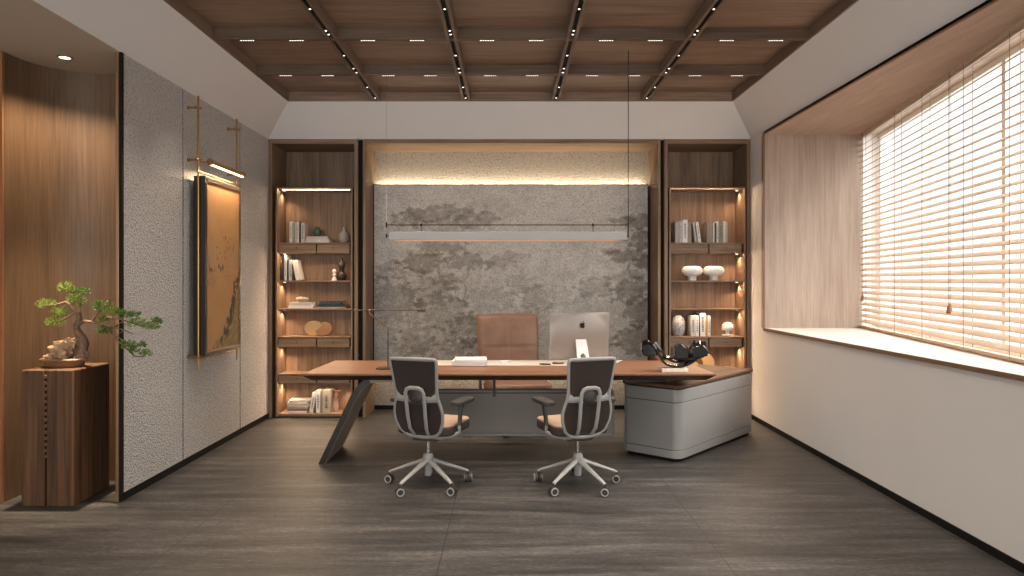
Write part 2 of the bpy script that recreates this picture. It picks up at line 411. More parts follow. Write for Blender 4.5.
# window behind the blind
WD = Vector((-1, -5, 0)).normalized(); WROT = math.atan2(WD.y, WD.x)
win = bpy.data.objects.new('window_1', None); COL.objects.link(win); win.location = (3.60, 7.25, SILL); win.rotation_euler = (0, 0, WROT); win['kind'] = 'structure'
H = HEAD-SILL
m = MB(); m.box(-.1, 5.2, .16, .22, 0, .05).box(-.1, 5.2, .16, .22, H-.05, H)
for x in (.02, 2.60, 5.06): m.box(x-.025, x+.025, .16, .22, .05, H-.05)
m.build('window_frame', plain('window_frame_white', (.75, .73, .70), .5, var=.01), win)
MB().box(0, 5.1, .185, .191, .05, H-.05).build('window_pane', glass_m, win)
lp = lamp('bay_daylight', 'AREA', (3.60+.98*.28+WD.x*2.55, 7.25-.196*.28+WD.y*2.55, SILL+H/2), 1, shape='RECTANGLE', size=5.0, size_y=H)
lp.data.cycles.is_portal = True
nrm = Vector((-.98, .196, 0)); lp.rotation_euler = nrm.to_track_quat('-Z', 'Y').to_euler()
# wall behind the camera; its unseen glazing is added to light the room
r = MB(); r.box(-4.8, 2.7, YR-.12, YR, 0, .1).box(-4.8, 2.7, YR-.12, YR, 2.95, 3.5).box(-4.8, -4.4, YR-.12, YR, .1, 2.95).box(2.4, 2.7, YR-.12, YR, .1, 2.95)
struct(r, 'wall_rear', wall_paint)
win2 = bpy.data.objects.new('added_rear_window', None); COL.objects.link(win2); win2.location = (0, YR-.06, .10); win2['kind'] = 'structure'
m = MB(); m.box(-4.4, 2.4, -.03, .03, 0, .05).box(-4.4, 2.4, -.03, .03, 2.80, 2.85)
for x in (-4.375, -2.7, -1.0, .7, 2.375): m.box(x-.025, x+.025, -.03, .03, .05, 2.80)
m.build('window_frame', bpy.data.materials['window_frame_white'], win2)
MB().box(-4.4, 2.4, -.003, .003, .05, 2.80).build('window_pane', glass_m, win2)
lp = lamp('rear_fill_portal', 'AREA', (-1.0, YR-.14, 1.525), 1, rot=(PI/2, 0, 0), shape='RECTANGLE', size=6.8, size_y=2.85)
lp.data.cycles.is_portal = True

# ------------------------------------------------------------------ the blind
bl = empty('venetian_blind', (3.60, 7.25, SILL), 'long wooden venetian blind with tilted light brown slats in the window bay', 'blind', rz=WROT)
th = math.radians(36); m = MB()
NS = 33; pitch = (H-.075)/NS
for k in range(NS):
    z = .048+pitch*(k+.5)
    Mx = Matrix.Translation((0, 0, z)) @ Matrix.Rotation(th, 4, 'X')
    m.box(.012, 5.08, -.0265, .0265, -.0016, .0016, Mx)
m.build('slats', blind_m, bl)
MB().box(.01, 5.085, -.024, .024, .006, .030).build('bottom_rail', blind_m, bl, bevel=.003)
MB().box(.01, 5.085, -.028, .028, H-.032, H-.002).build('head_rail', blind_m, bl, bevel=.003)
def blindx(px):      # where the view ray of column px meets the blind plane
    k = (px-509)/F; Y = 2.15/(k-.2); return (7.25-Y)*5.099/5.0
for px in (869, 898, 926, 968, 1015):
    x = blindx(px); q = MB()
    q.cyl((x, -.029, .02), (x, -.029, H-.02), .0022, 6).cyl((x, .029, .02), (x, .029, H-.02), .0022, 6)
    q.build('ladder_cord', cord_m, bl)
for x in (3.75, 4.40, 4.95):
    MB().cyl((x, -.029, .02), (x, -.029, H-.02), .0022, 6).cyl((x, .029, .02), (x, .029, H-.02), .0022, 6).build('ladder_cord', cord_m, bl)
for px, zb in ((866.5, .33), (955, .30)):
    x = blindx(px); q = MB()
    q.cyl((x-.012, -.036, zb), (x-.010, -.036, H-.02), .002, 6).cyl((x+.012, -.036, zb), (x+.010, -.036, H-.02), .002, 6)
    pc = q.build('pull_cord', cord_m, bl)
    MB().lathe([(.004, .055), (.010, .045), (.013, .02), (.018, 0), (.006, -.004)], 12, (x-.008, -.038, zb-.05)).lathe([(.004, .055), (.010, .045), (.013, .02), (.018, 0), (.006, -.004)], 12, (x+.014, -.038, zb-.035)).build('tassel', tassel_m, pc, smooth=True)

# ------------------------------------------------------------------ centre niche
yf, yb = YB, 8.17
def board(name, x0, x1, y0, y1, z0, z1, mat, parent=None, bev=.002):
    return MB().box(x0, x1, y0, y1, z0, z1).build(name, mat, parent, bevel=bev)
for nm, a in (('trim_10', (-1.573, -1.543, yf, yb, 0, 3.0)), ('trim_11', (1.602, 1.632, yf, yb, 0, 3.0))):
    o = board(nm, *a, oakZ); o['kind'] = 'structure'
o = board('trim_12', -1.543, 1.602, yf, yb, 2.957, 3.0, oakX); o['kind'] = 'structure'
for nm, a in (('trim_13', (-1.627, -1.573, yf+.07, yf+.13, 0, 3.0)), ('trim_14', (1.632, 1.672, yf+.07, yf+.13, 0, 3.0))):
    o = board(nm, *a, black_trim, None, 0); o['kind'] = 'structure'
o = board('baseboard_back', -1.543, 1.602, 8.15, 8.17, 0, .047, black_trim); o['kind'] = 'structure'

# mural: woven panel with the brown-grey tree silhouettes
def mural():
    X0, X1, Z0, Z1, Y = -1.541, 1.583, .50, 2.564, 8.08
    nx, nz_ = 420, 278
    # silhouettes: px centre, radii (photo pixels), weight
    B = [(443,213,42,9,.5),(412,220,20,9,.5),(475,219,26,8,.42),(440,226,30,7,.32),
         (440,248,27,10,.5),(422,262,26,10,.6),(470,262,22,9,.5),(392,266,16,8,.4),(500,262,20,7,.35),(520,256,14,5,.3),
         (395,300,30,24,.55),(430,292,30,18,.5),(450,282,18,8,.55),(405,275,28,7,.35),(445,310,28,20,.55),(470,330,24,16,.6),(490,300,26,14,.38),
         (415,340,24,18,.55),(385,335,14,12,.4),(440,350,34,14,.45),(470,352,34,14,.5),(520,285,18,14,.38),(535,300,16,14,.45),
         (510,330,40,16,.25),(640,222,18,10,.6),(622,222,12,4,.5),(640,240,15,11,.6),(630,255,24,6,.6),(612,251,12,3,.4),(645,262,10,10,.6),
         (600,290,26,12,.42),(630,290,24,14,.55),(640,310,18,18,.6),(585,300,16,10,.35),(600,320,18,14,.35),(635,340,22,18,.6),(605,345,18,12,.45),(560,300,14,10,.25),(625,275,16,6,.35)]
    trunks = [(436,240,448,362,1.6),(630,262,636,350,1.2),(470,262,458,330,1.0),(404,275,412,356,1.2)]
    dark = (.190, .160, .132); lite = (.60, .565, .53); mid = (.36, .33, .29)
    bm = bmesh.new(); V = []; cols = []
    cl = bm.loops.layers.float_color.new('tint')
    for j in range(nz_+1):
        for i in range(nx+1):
            x = X0+(X1-X0)*i/nx; z = Z0+(Z1-Z0)*j/nz_
            V.append(bm.verts.new((x, Y, z)))
            u = 509+x*F/Y; v = 281-(z-CAMZ)*F/Y
            p = Vector((u*.045, v*.06, 3.1)); wv = mnoise.noise(p*1.2)*5; wu = mnoise.noise(p*1.2+Vector((9, 4, 1)))*7
            fine = mnoise.fractal(Vector((u*.16, v*.24, .7)), .8, 2.1, 4)
            d = 0.0
            for bx, by, rx, ry, w in B:
                q = ((u+wu-bx)/rx)**2+((v+wv-by)/ry)**2
                if q < 2.2:
                    s = max(0, min(1, (1.15-q+fine*.75)*1.7)); d = max(d, w*s) if d == 0 else min(1, max(d, w*s)+.3*min(d, w*s))
            for ax, ay, bx, by, tw in trunks:
                if ay < v < by:
                    cx = ax+(bx-ax)*(v-ay)/(by-ay)+mnoise.noise(Vector((v*.08, ax, 0)))*4
                    if abs(u-cx) < tw: d = max(d, .55)
            big = mnoise.fractal(Vector((u*.022, v*.03, 5.5)), .7, 2.0, 4)
            base = .10+.18*big+(.22 if v > 262 else .0)*min(1, max(0, (v-262)/50))
            if v > 250 and u < 480: base += .10
            d = max(0, min(1, max(d*1.15, base)+fine*.16))
            cols.append(tuple(lite[k]*(1-d)+dark[k]*d for k in range(3))+(1,))
    W = nx+1
    for j in range(nz_):
        for i in range(nx):
            ids = (j*W+i, j*W+i+1, (j+1)*W+i+1, (j+1)*W+i)
            f = bm.faces.new([V[k] for k in ids])
            for lo, k in zip(f.loops, ids): lo[cl] = cols[k]
    # back and edges of the board
    q = [bm.verts.new(p) for p in ((X0, Y+.03, Z0), (X1, Y+.03, Z0), (X1, Y+.03, Z1), (X0, Y+.03, Z1))]
    fr = [V[0], V[nx], V[-1], V[nz_*W]]
    for a in range(4):
        f = bm.faces.new([fr[a], fr[(a+1) % 4], q[(a+1) % 4], q[a]])
        for lo in f.loops: lo[cl] = (.05, .045, .04, 1)
    f = bm.faces.new(q[::-1])
    for lo in f.loops: lo[cl] = (.05, .045, .04, 1)
    me = bpy.data.meshes.new('mural_panel'); bm.to_mesh(me); bm.free()
    m, n, l, b = newmat('mural_weave'); b.inputs['Roughness'].default_value = .8; b.inputs['Specular IOR Level'].default_value = .2
    at = n.new('ShaderNodeVertexColor'); at.layer_name = 'tint'
    t = n.new('ShaderNodeTexCoord'); v = n.new('ShaderNodeTexVoronoi'); v.inputs['Scale'].default_value = 78; l.new(t.outputs['Object'], v.inputs['Vector'])
    z = n.new('ShaderNodeTexNoise'); z.inputs['Scale'].default_value = 48; z.inputs['Detail'].default_value = 4; l.new(t.outputs['Object'], z.inputs['Vector'])
    a = n.new('ShaderNodeMath'); a.operation = 'ADD'; l.new(v.outputs['Distance'], a.inputs[0]); l.new(z.outputs['Fac'], a.inputs[1])
    r = n.new('ShaderNodeMapRange'); r.inputs['From Min'].default_value = .55; r.inputs['From Max'].default_value = 1.05; r.inputs['To Min'].default_value = .62; r.inputs['To Max'].default_value = 1.30
    l.new(a.outputs[0], r.inputs['Value'])
    mx = n.new('ShaderNodeVectorMath'); mx.operation = 'MULTIPLY'; l.new(at.outputs['Color'], mx.inputs[0]); l.new(r.outputs[0], mx.inputs[1])
    l.new(mx.outputs[0], b.inputs['Base Color'])
    bp = n.new('ShaderNodeBump'); bp.inputs['Strength'].default_value = .45; bp.inputs['Distance'].default_value = .008; l.new(a.outputs[0], bp.inputs['Height']); l.new(bp.outputs['Normal'], b.inputs['Normal'])
    me.materials.append(m)
    root = empty('mural_panel', (0, 0, 0), 'large grey woven wall panel with brown misty tree silhouettes behind the desk', 'wall art')
    o = bpy.data.objects.new('woven_panel', me); COL.objects.link(o); o.parent = root
    e = MB(); e.box(X0-.002, X0+.008, Y-.008, Y+.032, Z0, Z1+.006).box(X1-.008, X1+.002, Y-.008, Y+.032, Z0, Z1+.006).box(X0, X1, Y-.008, Y+.032, Z1, Z1+.007)
    e.build('edge_trim', black_trim, root)
    lamp('cove_light', 'AREA', (.02, 8.138, Z1-.012), 10.5, (1, .84, .60), rot=(PI, 0, 0), parent=root, shape='RECTANGLE', size=3.05, size_y=.025)
    lamp('cove_light_low', 'AREA', (.02, 8.138, Z0+.012), 7, (1, .80, .56), parent=root, shape='RECTANGLE', size=3.05, size_y=.025)
mural()

# ------------------------------------------------------------------ bookcases
SHELF = [(2.484, None), (1.887, 1.771), (1.478, 1.462), (1.175, 1.160), (.872, .758), (.472, .368), (.040, .012)]
SB = 7.95
def bookcase(x0, x1, ux0, ux1, side, label):
    t = empty('bookcase', (0, 0, 0), label, 'bookcase')
    cb = .038
    MB().box(x0, x0+cb, yf, yb-.002, 0, 3.0).build('carcass_side', oakZ, t, bevel=.002)
    MB().box(x1-cb, x1, yf, yb-.002, 0, 3.0).build('carcass_side', oakZ, t, bevel=.002)
    MB().box(x0+cb, x1-cb, yf, yb-.002, 2.95, 3.0).build('carcass_top', oakX, t, bevel=.002)
    MB().box(x0+cb, x1-cb, yb-.02, yb-.003, 2.48, 2.95).build('upper_back_panel', oakZ, t)
    u = MB(); b = .017
    u.box(ux0, ux0+b, yf-.012, SB, .012, 2.466).box(ux1-b, ux1, yf-.012, SB, .012, 2.466)
    u.build('side_panel', oakZ, t, bevel=.002)
    MB().box(ux0, ux1, yf-.012, yb-.003, 2.466, 2.484).build('top_board', oakX, t, bevel=.002)
    MB().box(ux0+b, ux1-b, SB, SB+.015, .012, 2.466).build('back_panel', oakZ, t)
    a, c_ = ux0+b, ux1-b
    for i, (zt, zb) in enumerate(SHELF[1:]):
        MB().box(a, c_, yf+.012, SB, zt-.014 if (zt-zb) > .05 else zb, zt).build('shelf', oakX, t, bevel=.002)
        if zt-zb > .05:
            mid = (a+c_)/2+.02
            MB().box(a, c_, yf+.05, SB, zb, zb+.008).build('drawer_housing', oakX, t)
            for d0, d1 in ((a+.004, mid-.006), (mid+.006, c_-.02)):
                dr = MB().box(d0, d1, yf+.014, yf+.20, zb+.002, zt-.018).build('drawer', oakX, t, bevel=.003)
                MB().lathe([(0, .012), (.007, .012), (.007, .006), (.004, 0), (.004, -.004), (0, -.004)], 10, M=Matrix.Translation(((d0+d1)/2, yf+.012, (zt+zb)/2)) @ Matrix.Rotation(PI/2, 4, 'X')).build('knob', steel_dark, dr, smooth=True)
    # small warm spotlights at the side panel, one under each shelf
    xs = a+.030 if side < 0 else c_-.030
    tops = [2.466]+[s[1] for s in SHELF[1:-1]]
    for k, zt in enumerate(tops):
        MB().lathe([(.014, 0), (.014, -.006), (.010, -.007)], 14, (xs, 7.80, zt)).build('shelf_light', led_e, t)
        lamp('shelf_spot', 'SPOT', (xs, 7.80, zt-.02), 5.5, WARM, parent=t, spot_size=math.radians(125), spot_blend=.9, shadow_soft_size=.01)
        lamp('shelf_glow', 'AREA', ((a+c_)/2, 7.70, zt-.004), 2.4, WARM, rot=(math.radians(-20), 0, 0), parent=t, shape='RECTANGLE', size=(c_-a)*.95, size_y=.008)
    return t, a, c_, xs
lb, la, lc, lxs = bookcase(-2.588, -1.627, -2.508, -1.683, -1, 'tall oak bookcase beside the grey fabric wall, with lit shelves')
rb, ra, rc, rxs = bookcase(1.672, 2.598, 1.722, 2.546, 1, 'tall oak bookcase beside the window wall, with lit shelves')
MB().box(la+.04, lc-.03, 7.70, 7.712, 2.458, 2.465).build('light_strip', plain('soft_strip', (1, 1, 1), .4, emis=(1, .90, .76), es=.55), lb)
lamp('shelf_spot', 'SPOT', (-1.775, 7.86, .350), 5, WARM, parent=lb, spot_size=math.radians(80), spot_blend=.6, shadow_soft_size=.01)
MB().lathe([(.014, 0), (.014, -.006), (.010, -.007)], 14, (-1.775, 7.86, .368)).build('shelf_light', led_e, lb)

# ------------------------------------------------------------------ ceiling lights
def spotlight(x, y):
    t = empty('track_spotlight', (x, y, TZ+.022), 'small round spotlight in a black ceiling track', 'spotlight', 'track spotlights in the ceiling beams')
    MB().lathe([(.013, 0), (.013, -.020), (.010, -.021)], 14).build('housing', chrome, t, smooth=True)
    MB().lathe([(.0, -.0225), (.007, -.0225), (.007, -.0205), (0, -.0205)], 12).build('lens', lens_e, t)
    return t
s0 = None
SY = [4.86, 5.28, 5.36, 5.86, 6.22, 6.34, 6.82, 7.22]
for x in BX:
    for y in SY+[4.35, 3.85, 3.3, 2.8]:
        if s0 is None: s0 = spotlight(x, y)
        else: dup(s0, (x, y, TZ+.022))
def linear(x, y):
    t = empty('linear_downlight', (x, y, TZ+.004), 'slim ceiling downlight with a row of tiny bright lenses in a cross beam', 'downlight', 'linear downlights in the cross beams')
    MB().box(-.062, .062, -.011, .011, -.004, .001).build('housing', black_trim, t)
    m = MB()
    for k in range(6): m.lathe([(0, -.0062), (.0042, -.0062), (.0042, -.0038), (0, -.0038)], 10, (-.048+.0192*k, 0, 0))
    m.build('lens_row', lens_e, t)
    return t
l0 = None
cells = [-1.83, -.90, .02, .94, 1.87]
DL = 26.0
for y in (5.4875, 6.4275, 4.5475, 3.6075, 2.6675):
    for cx in cells:
        for s in (-.19, .19):
            if y < 4 and s > 0: continue
            if l0 is None: l0 = linear(cx+s, y)
            else: dup(l0, (cx+s, y, TZ+.004))
            lamp('downlight_beam', 'SPOT', (cx+s, y, TZ-.012), DL*(1.6 if y < 4 else 1), SOFT, spot_size=math.radians(85), spot_blend=.8, shadow_soft_size=.04)
# recessed downlight of the niche
t = empty('recessed_downlight', (-3.03, 4.85, WT), 'round recessed downlight in the lowered ceiling above the bonsai', 'downlight')
MB().lathe([(.036, .0), (.050, 0), (.050, -.004), (.036, -.006), (.036, .0)], 28, cap=False).build('ring', plain('bronze_ring', (.35, .26, .18), .35, metal=.6), t, smooth=True)
MB().lathe([(0, -.003), (.036, -.003), (.036, .002), (0, .002)], 24).build('lens', lens_e, t)
lamp('niche_beam', 'SPOT', (0, 0, -.012), 78, (1, .78, .54), parent=t, spot_size=math.radians(112), spot_blend=.8, shadow_soft_size=.035)

lamp('bonsai_beam', 'SPOT', (.02, 0, -.014), 560, (1, .80, .56), rot=(0, 0, 0), parent=t, spot_size=math.radians(34), spot_blend=.9, shadow_soft_size=.03)

# ------------------------------------------------------------------ the desk
DY = 6.0
dk = empty('office_desk', (0, DY, 0), 'long walnut office desk with a slanted blade leg and grey modesty panel', 'desk')
def frustum(mb, fx0, fx1, y0, y1, z, bx0, bx1, inset=0, z2=None):
    """top outline: front width fx, back width bx; bottom outline inset"""
    T = [(fx0, y0, z), (fx1, y0, z), (bx1, y1, z), (bx0, y1, z)]
    B = [(fx0+inset, y0+inset, z2), (fx1-inset, y0+inset, z2), (bx1-inset, y1-inset, z2), (bx0+inset, y1-inset, z2)]
    a = [mb.bm.verts.new(p) for p in T]; b = [mb.bm.verts.new(p) for p in B]
    mb._f(a); mb._f(b[::-1])
    for k in range(4): mb._f([a[k], b[k], b[(k+1) % 4], a[(k+1) % 4]])
    return mb
y0, y1 = 5.55-DY, 6.47-DY
frustum(MB(), -1.616, 1.616, y0, y1, .750, -1.583, 1.583, -.001, .734).build('tabletop', walX, dk, bevel=.003)
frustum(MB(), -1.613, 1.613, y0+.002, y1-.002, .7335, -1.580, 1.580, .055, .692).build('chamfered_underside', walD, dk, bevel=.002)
prof = [(-.93, .692), (-1.06, .690), (-1.13, .684), (-1.185, .662), (-1.228, .618), (-1.275, .545), (-1.345, .395), (-1.44, .195), (-1.532, 0)]
inn = [(x+.034 if k > 1 else x, z-.034 if k < 4 else z) for k, (x, z) in enumerate(prof)]
inn = [(-.93, .662), (-1.05, .659), (-1.105, .650), (-1.145, .630), (-1.185, .590), (-1.232, .515), (-1.305, .365), (-1.40, .165), (-1.480, 0)]
MB().prism(prof+inn[::-1], .60, 'XZ', -.28).build('blade_leg', olive_steel, dk, smooth=True)
ed = [(x-.001, z) for x, z in prof[2:]]+[(x-.004, z) for x, z in inn[2:]][::-1]
MB().prism(ed, .008, 'XZ', -.288).build('leg_front_edge', steel_dark, dk, smooth=True)
MB().box(-1.05, 1.20, -.02, .03, .655, .690).build('under_beam', steel_dark, dk, bevel=.003)
MB().prism(rrect(-.915, .916, .124, .531, .03), .036, 'XZ', .19).build('modesty_panel', grey_lac, dk, bevel=.004)
MB().box(-.90, .90, .180, .190, .495, .503).box(-.90, .90, .180, .190, .523, .529).build('panel_rail', steel_dark, dk)
MB().box(-.90, .90, .176, .190, .124, .150).build('lower_rail', plain('rail_grey', (.24, .22, .21), .35, metal=.3), dk, bevel=.003)
for x in (-.70, -.128, .70):
    MB().box(x-.011, x+.011, .168, .180, .470, .690).build('bracket', steel_dark, dk, bevel=.002)
MB().box(.98, 1.30, -.06, .30, .627, .692).build('spacer_block', steel_dark, dk)
# cream desk pad, a thing lying on the top
MB().prism([(-.87, 6.06), (.87, 6.06), (1.03, 6.455), (-1.03, 6.455)], .004, 'XY', .7505).build('desk_pad', pad_m)
tag(bpy.data.objects['desk_pad'], 'long cream leather desk pad along the back of the walnut desk', 'desk pad')

# return cabinet at an angle under the right end
ang = math.atan2(.752, .659)
rc_ = empty('return_cabinet', (1.375, 5.735, 0), 'grey lacquered return cabinet with rounded corners under the right desk end', 'cabinet', rz=ang)
L, Wd, R = 1.50, .55, .075
def slabr(d, z0, z1, r=R): return MB().prism(rrect(d, L-d, d, Wd-d, r), z1-z0, 'XY', z0)
slabr(.02, 0, .028).build('plinth', black_trim, rc_, smooth=True)
slabr(0, .028, .092).build('base_band', cab_lac, rc_, bevel=.003)
slabr(.004, .092, .096).build('lower_groove', steel_dark, rc_)
slabr(0, .096, .480).build('cabinet_body', cab_lac, rc_, bevel=.003)
slabr(.004, .480, .484).build('upper_groove', steel_dark, rc_)
slabr(0, .484, .588).build('top_band', cab_lac, rc_, bevel=.003)
slabr(.022, .588, .598).build('shadow_gap', steel_dark, rc_)
slabr(-.004, .598, .626, .05).build('wooden_top', walR, rc_, bevel=.006)

# ------------------------------------------------------------------ visitor chairs
def visitor_chair(loc, yaw, star, label, side_on):
    t = empty('visitor_chair', loc, label, 'chair', 'visitor chairs in front of the desk', rz=yaw)
    BO = -.06
    for k in range(5):
        a = math.radians(star+72*k); c, s = math.cos(a), math.sin(a)
        MB().tube([(c*.02, s*.02+BO, .185), (c*.10, s*.10+BO, .155), (c*.28, s*.28+BO, .088), (c*.300, s*.300+BO, .078)], [.026, .021, .014, .012], 10, flat=.8).build('base_leg', frame_grey, t, smooth=True)
        w = (0.12 if k == side_on else -PI/2+(.35 if k % 2 else -.3))-yaw; ax = Vector((math.cos(w), math.sin(w), 0)); ctr = Vector((c*.302, s*.302+BO, .030))
        m = MB()
        for q in (-1, 1): m.tube([ctr+ax*q*.006, ctr+ax*q*.024], .030, 20)
        m.cyl(ctr+Vector((0, 0, .012)), ctr+Vector((0, 0, .052)), .008, 8)
        cs = m.build('caster', arm_mat, t, smooth=True)
        for q in (-1, 1):
            side = ax.cross(Vector((0, 0, 1)))
            MB().tube([ctr+ax*q*.0245+(side*math.cos(2*PI*j/20)+Vector((0, 0, 1))*math.sin(2*PI*j/20))*.024 for j in range(20)], .0050, 6, closed=True).build('wheel_ring', frame_grey, cs, smooth=True)
    MB().lathe([(0, .075), (.024, .075), (.027, .085), (.027, .17), (.038, .178), (.038, .215), (.030, .235), (0, .235)], 20, (0, BO, 0)).build('hub', frame_grey, t, smooth=True)
    MB().cyl((0, BO, .235), (0, BO, .36), .016, 14).build('gas_column', chrome, t, smooth=True)
    MB().prism(rrect(-.10, .10, -.13, .10, .03), .045, 'XY', .335).build('seat_mechanism', arm_mat, t, bevel=.006)
    # seat: dark boxed cushion with a tan top
    st = MB().prism(rrect(-.214, .214, -.168, .258, .075), .062, 'XY', .382).build('seat', seat_side, t, bevel=.014, seg=3)
    MB().prism(rrect(-.211, .211, -.165, .255, .072), .018, 'XY', .440).build('seat_top', seat_top, st, bevel=.008, seg=3)
    def yb_(z): return -.185-(z-.44)*.22 if z > .44 else -.190+(.44-z)*.5
    half = [(.0, .934), (.154, .934), (.171, .929), (.176, .914), (.171, .86), (.163, .77), (.157, .70), (.160, .655), (.176, .60), (.186, .55), (.180, .49), (.155, .425), (.110, .385), (.05, .372), (0, .370)]
    outl = [(x, yb_(z), z) for x, z in half]+[(-x, yb_(z), z) for x, z in half[1:-1]][::-1]
    MB().tube(outl, .0135, 8, flat=.62, up=(0, 1, 0), closed=True).build('back_frame', frame_grey, t, smooth=True)
    # woven back: upper and lower panel
    def weave(z0, z1, wf, name):
        m = MB(); nz2, nx2 = 10, 12; V = []
        for side in (0, 1):
            for j in range(nz2+1):
                z = z0+(z1-z0)*j/nz2; hw = wf(z, (j/nz2))
                for i in range(nx2+1):
                    u = -1+2*i/nx2; V.append(m.bm.verts.new((u*hw, yb_(z)+.012*(1-u*u)-.002-side*.006, z)))
        W = nx2+1; S = W*(nz2+1)
        for j in range(nz2):
            for i in range(nx2):
                q = (j*W+i, j*W+i+1, (j+1)*W+i+1, (j+1)*W+i)
                m._f([V[k] for k in q]); m._f([V[k+S] for k in q[::-1]])
        for j in range(nz2):
            m._f([V[j*W], V[(j+1)*W], V[(j+1)*W+S], V[j*W+S]]); m._f([V[j*W+nx2], V[j*W+nx2+S], V[(j+1)*W+nx2+S], V[(j+1)*W+nx2]])
        for i in range(nx2):
            m._f([V[i], V[i+S], V[i+1+S], V[i+1]]); m._f([V[nz2*W+i], V[nz2*W+i+1], V[nz2*W+i+1+S], V[nz2*W+i+S]])
        return m.build(name, mesh_mat, t, smooth=True)
    import bisect
    zz = [z for x, z in half][::-1]; xx = [x for x, z in half][::-1]
    def hwf(z):
        k = max(1, min(len(zz)-1, bisect.bisect_left(zz, z))); a, b = zz[k-1], zz[k]
        return xx[k-1]+(xx[k]-xx[k-1])*((z-a)/(b-a) if b > a else 0)
    weave(.672, .927, lambda z, f: hwf(min(z, .912))-.008-.035*max(0, 1-f*5)**2, 'back_mesh')
    weave(.40, .632, lambda z, f: hwf(z)-.008, 'lower_back_mesh')
    z = .651
    MB().tube([(-.158, yb_(z), z+.012), (-.11, yb_(z)-.006, z), (0, yb_(z)-.010, z-.002), (.11, yb_(z)-.006, z), (.158, yb_(z), z+.012)], [.030, .022, .019, .022, .030], 8, flat=.35, up=(0, 1, 0)).build('cross_band', frame_grey, t, smooth=True)
    sp_ = [(-.052, -.10, .372), (-.058, -.172, .392), (-.064, -.214, .44), (-.068, -.238, .52), (-.070, -.256, .62), (-.070, -.271, .695), (-.058, -.276, .722), (-.03, -.279, .733), (.03, -.279, .733), (.058, -.276, .722), (.070, -.271, .695), (.070, -.256, .62), (.068, -.238, .52), (.064, -.214, .44), (.058, -.172, .392), (.052, -.10, .372)]
    MB().tube(sp_, .0145, 8, flat=.55, up=(0, 1, 0)).build('back_spine', frame_grey, t, smooth=True)
    MB().blob((0, -.246, .668), (.058, .020, .048), 3).build('lumbar_support', arm_mat, t, smooth=True)
    MB().box(-.085, .085, -.238, -.226, .612, .632).build('lumbar_slide', arm_mat, t, bevel=.004)
    for q, nm in ((-1, 'left'), (1, 'right')):
        MB().tube([(q*.04, -.13, .368), (q*.12, -.11, .362), (q*.19, -.07, .372), (q*.235, -.035, .398), (q*.238, -.045, .43), (q*.238, -.043, .45)], [.014, .018, .018, .017, .016, .015], 10, flat=.8).build('arm_bracket', frame_grey, t, smooth=True)
        ar = MB().tube([(q*.238, -.043, .445), (q*.240, -.030, .52), (q*.242, -.010, .605)], [.020, .022, .027], 10, flat=.7, up=(1, 0, 0)).build('arm_post', arm_mat, t, smooth=True)
        MB().prism([(x+q*.240, y+.01) for x, y in rrect(-.044, .044, -.14, .14, .036)], .030, 'XY', .597).build('arm_pad', arm_mat, ar, bevel=.008, seg=3)
    return t
visitor_chair((-0.5625, 5.1764, 0), math.radians(-20), 185, 'grey mesh-back swivel chair before the desk, nearer the slanted blade leg', 3)
visitor_chair((0.4745, 5.1764, 0), math.radians(20), -5, 'grey mesh-back swivel chair before the desk, nearer the grey return cabinet', 2)

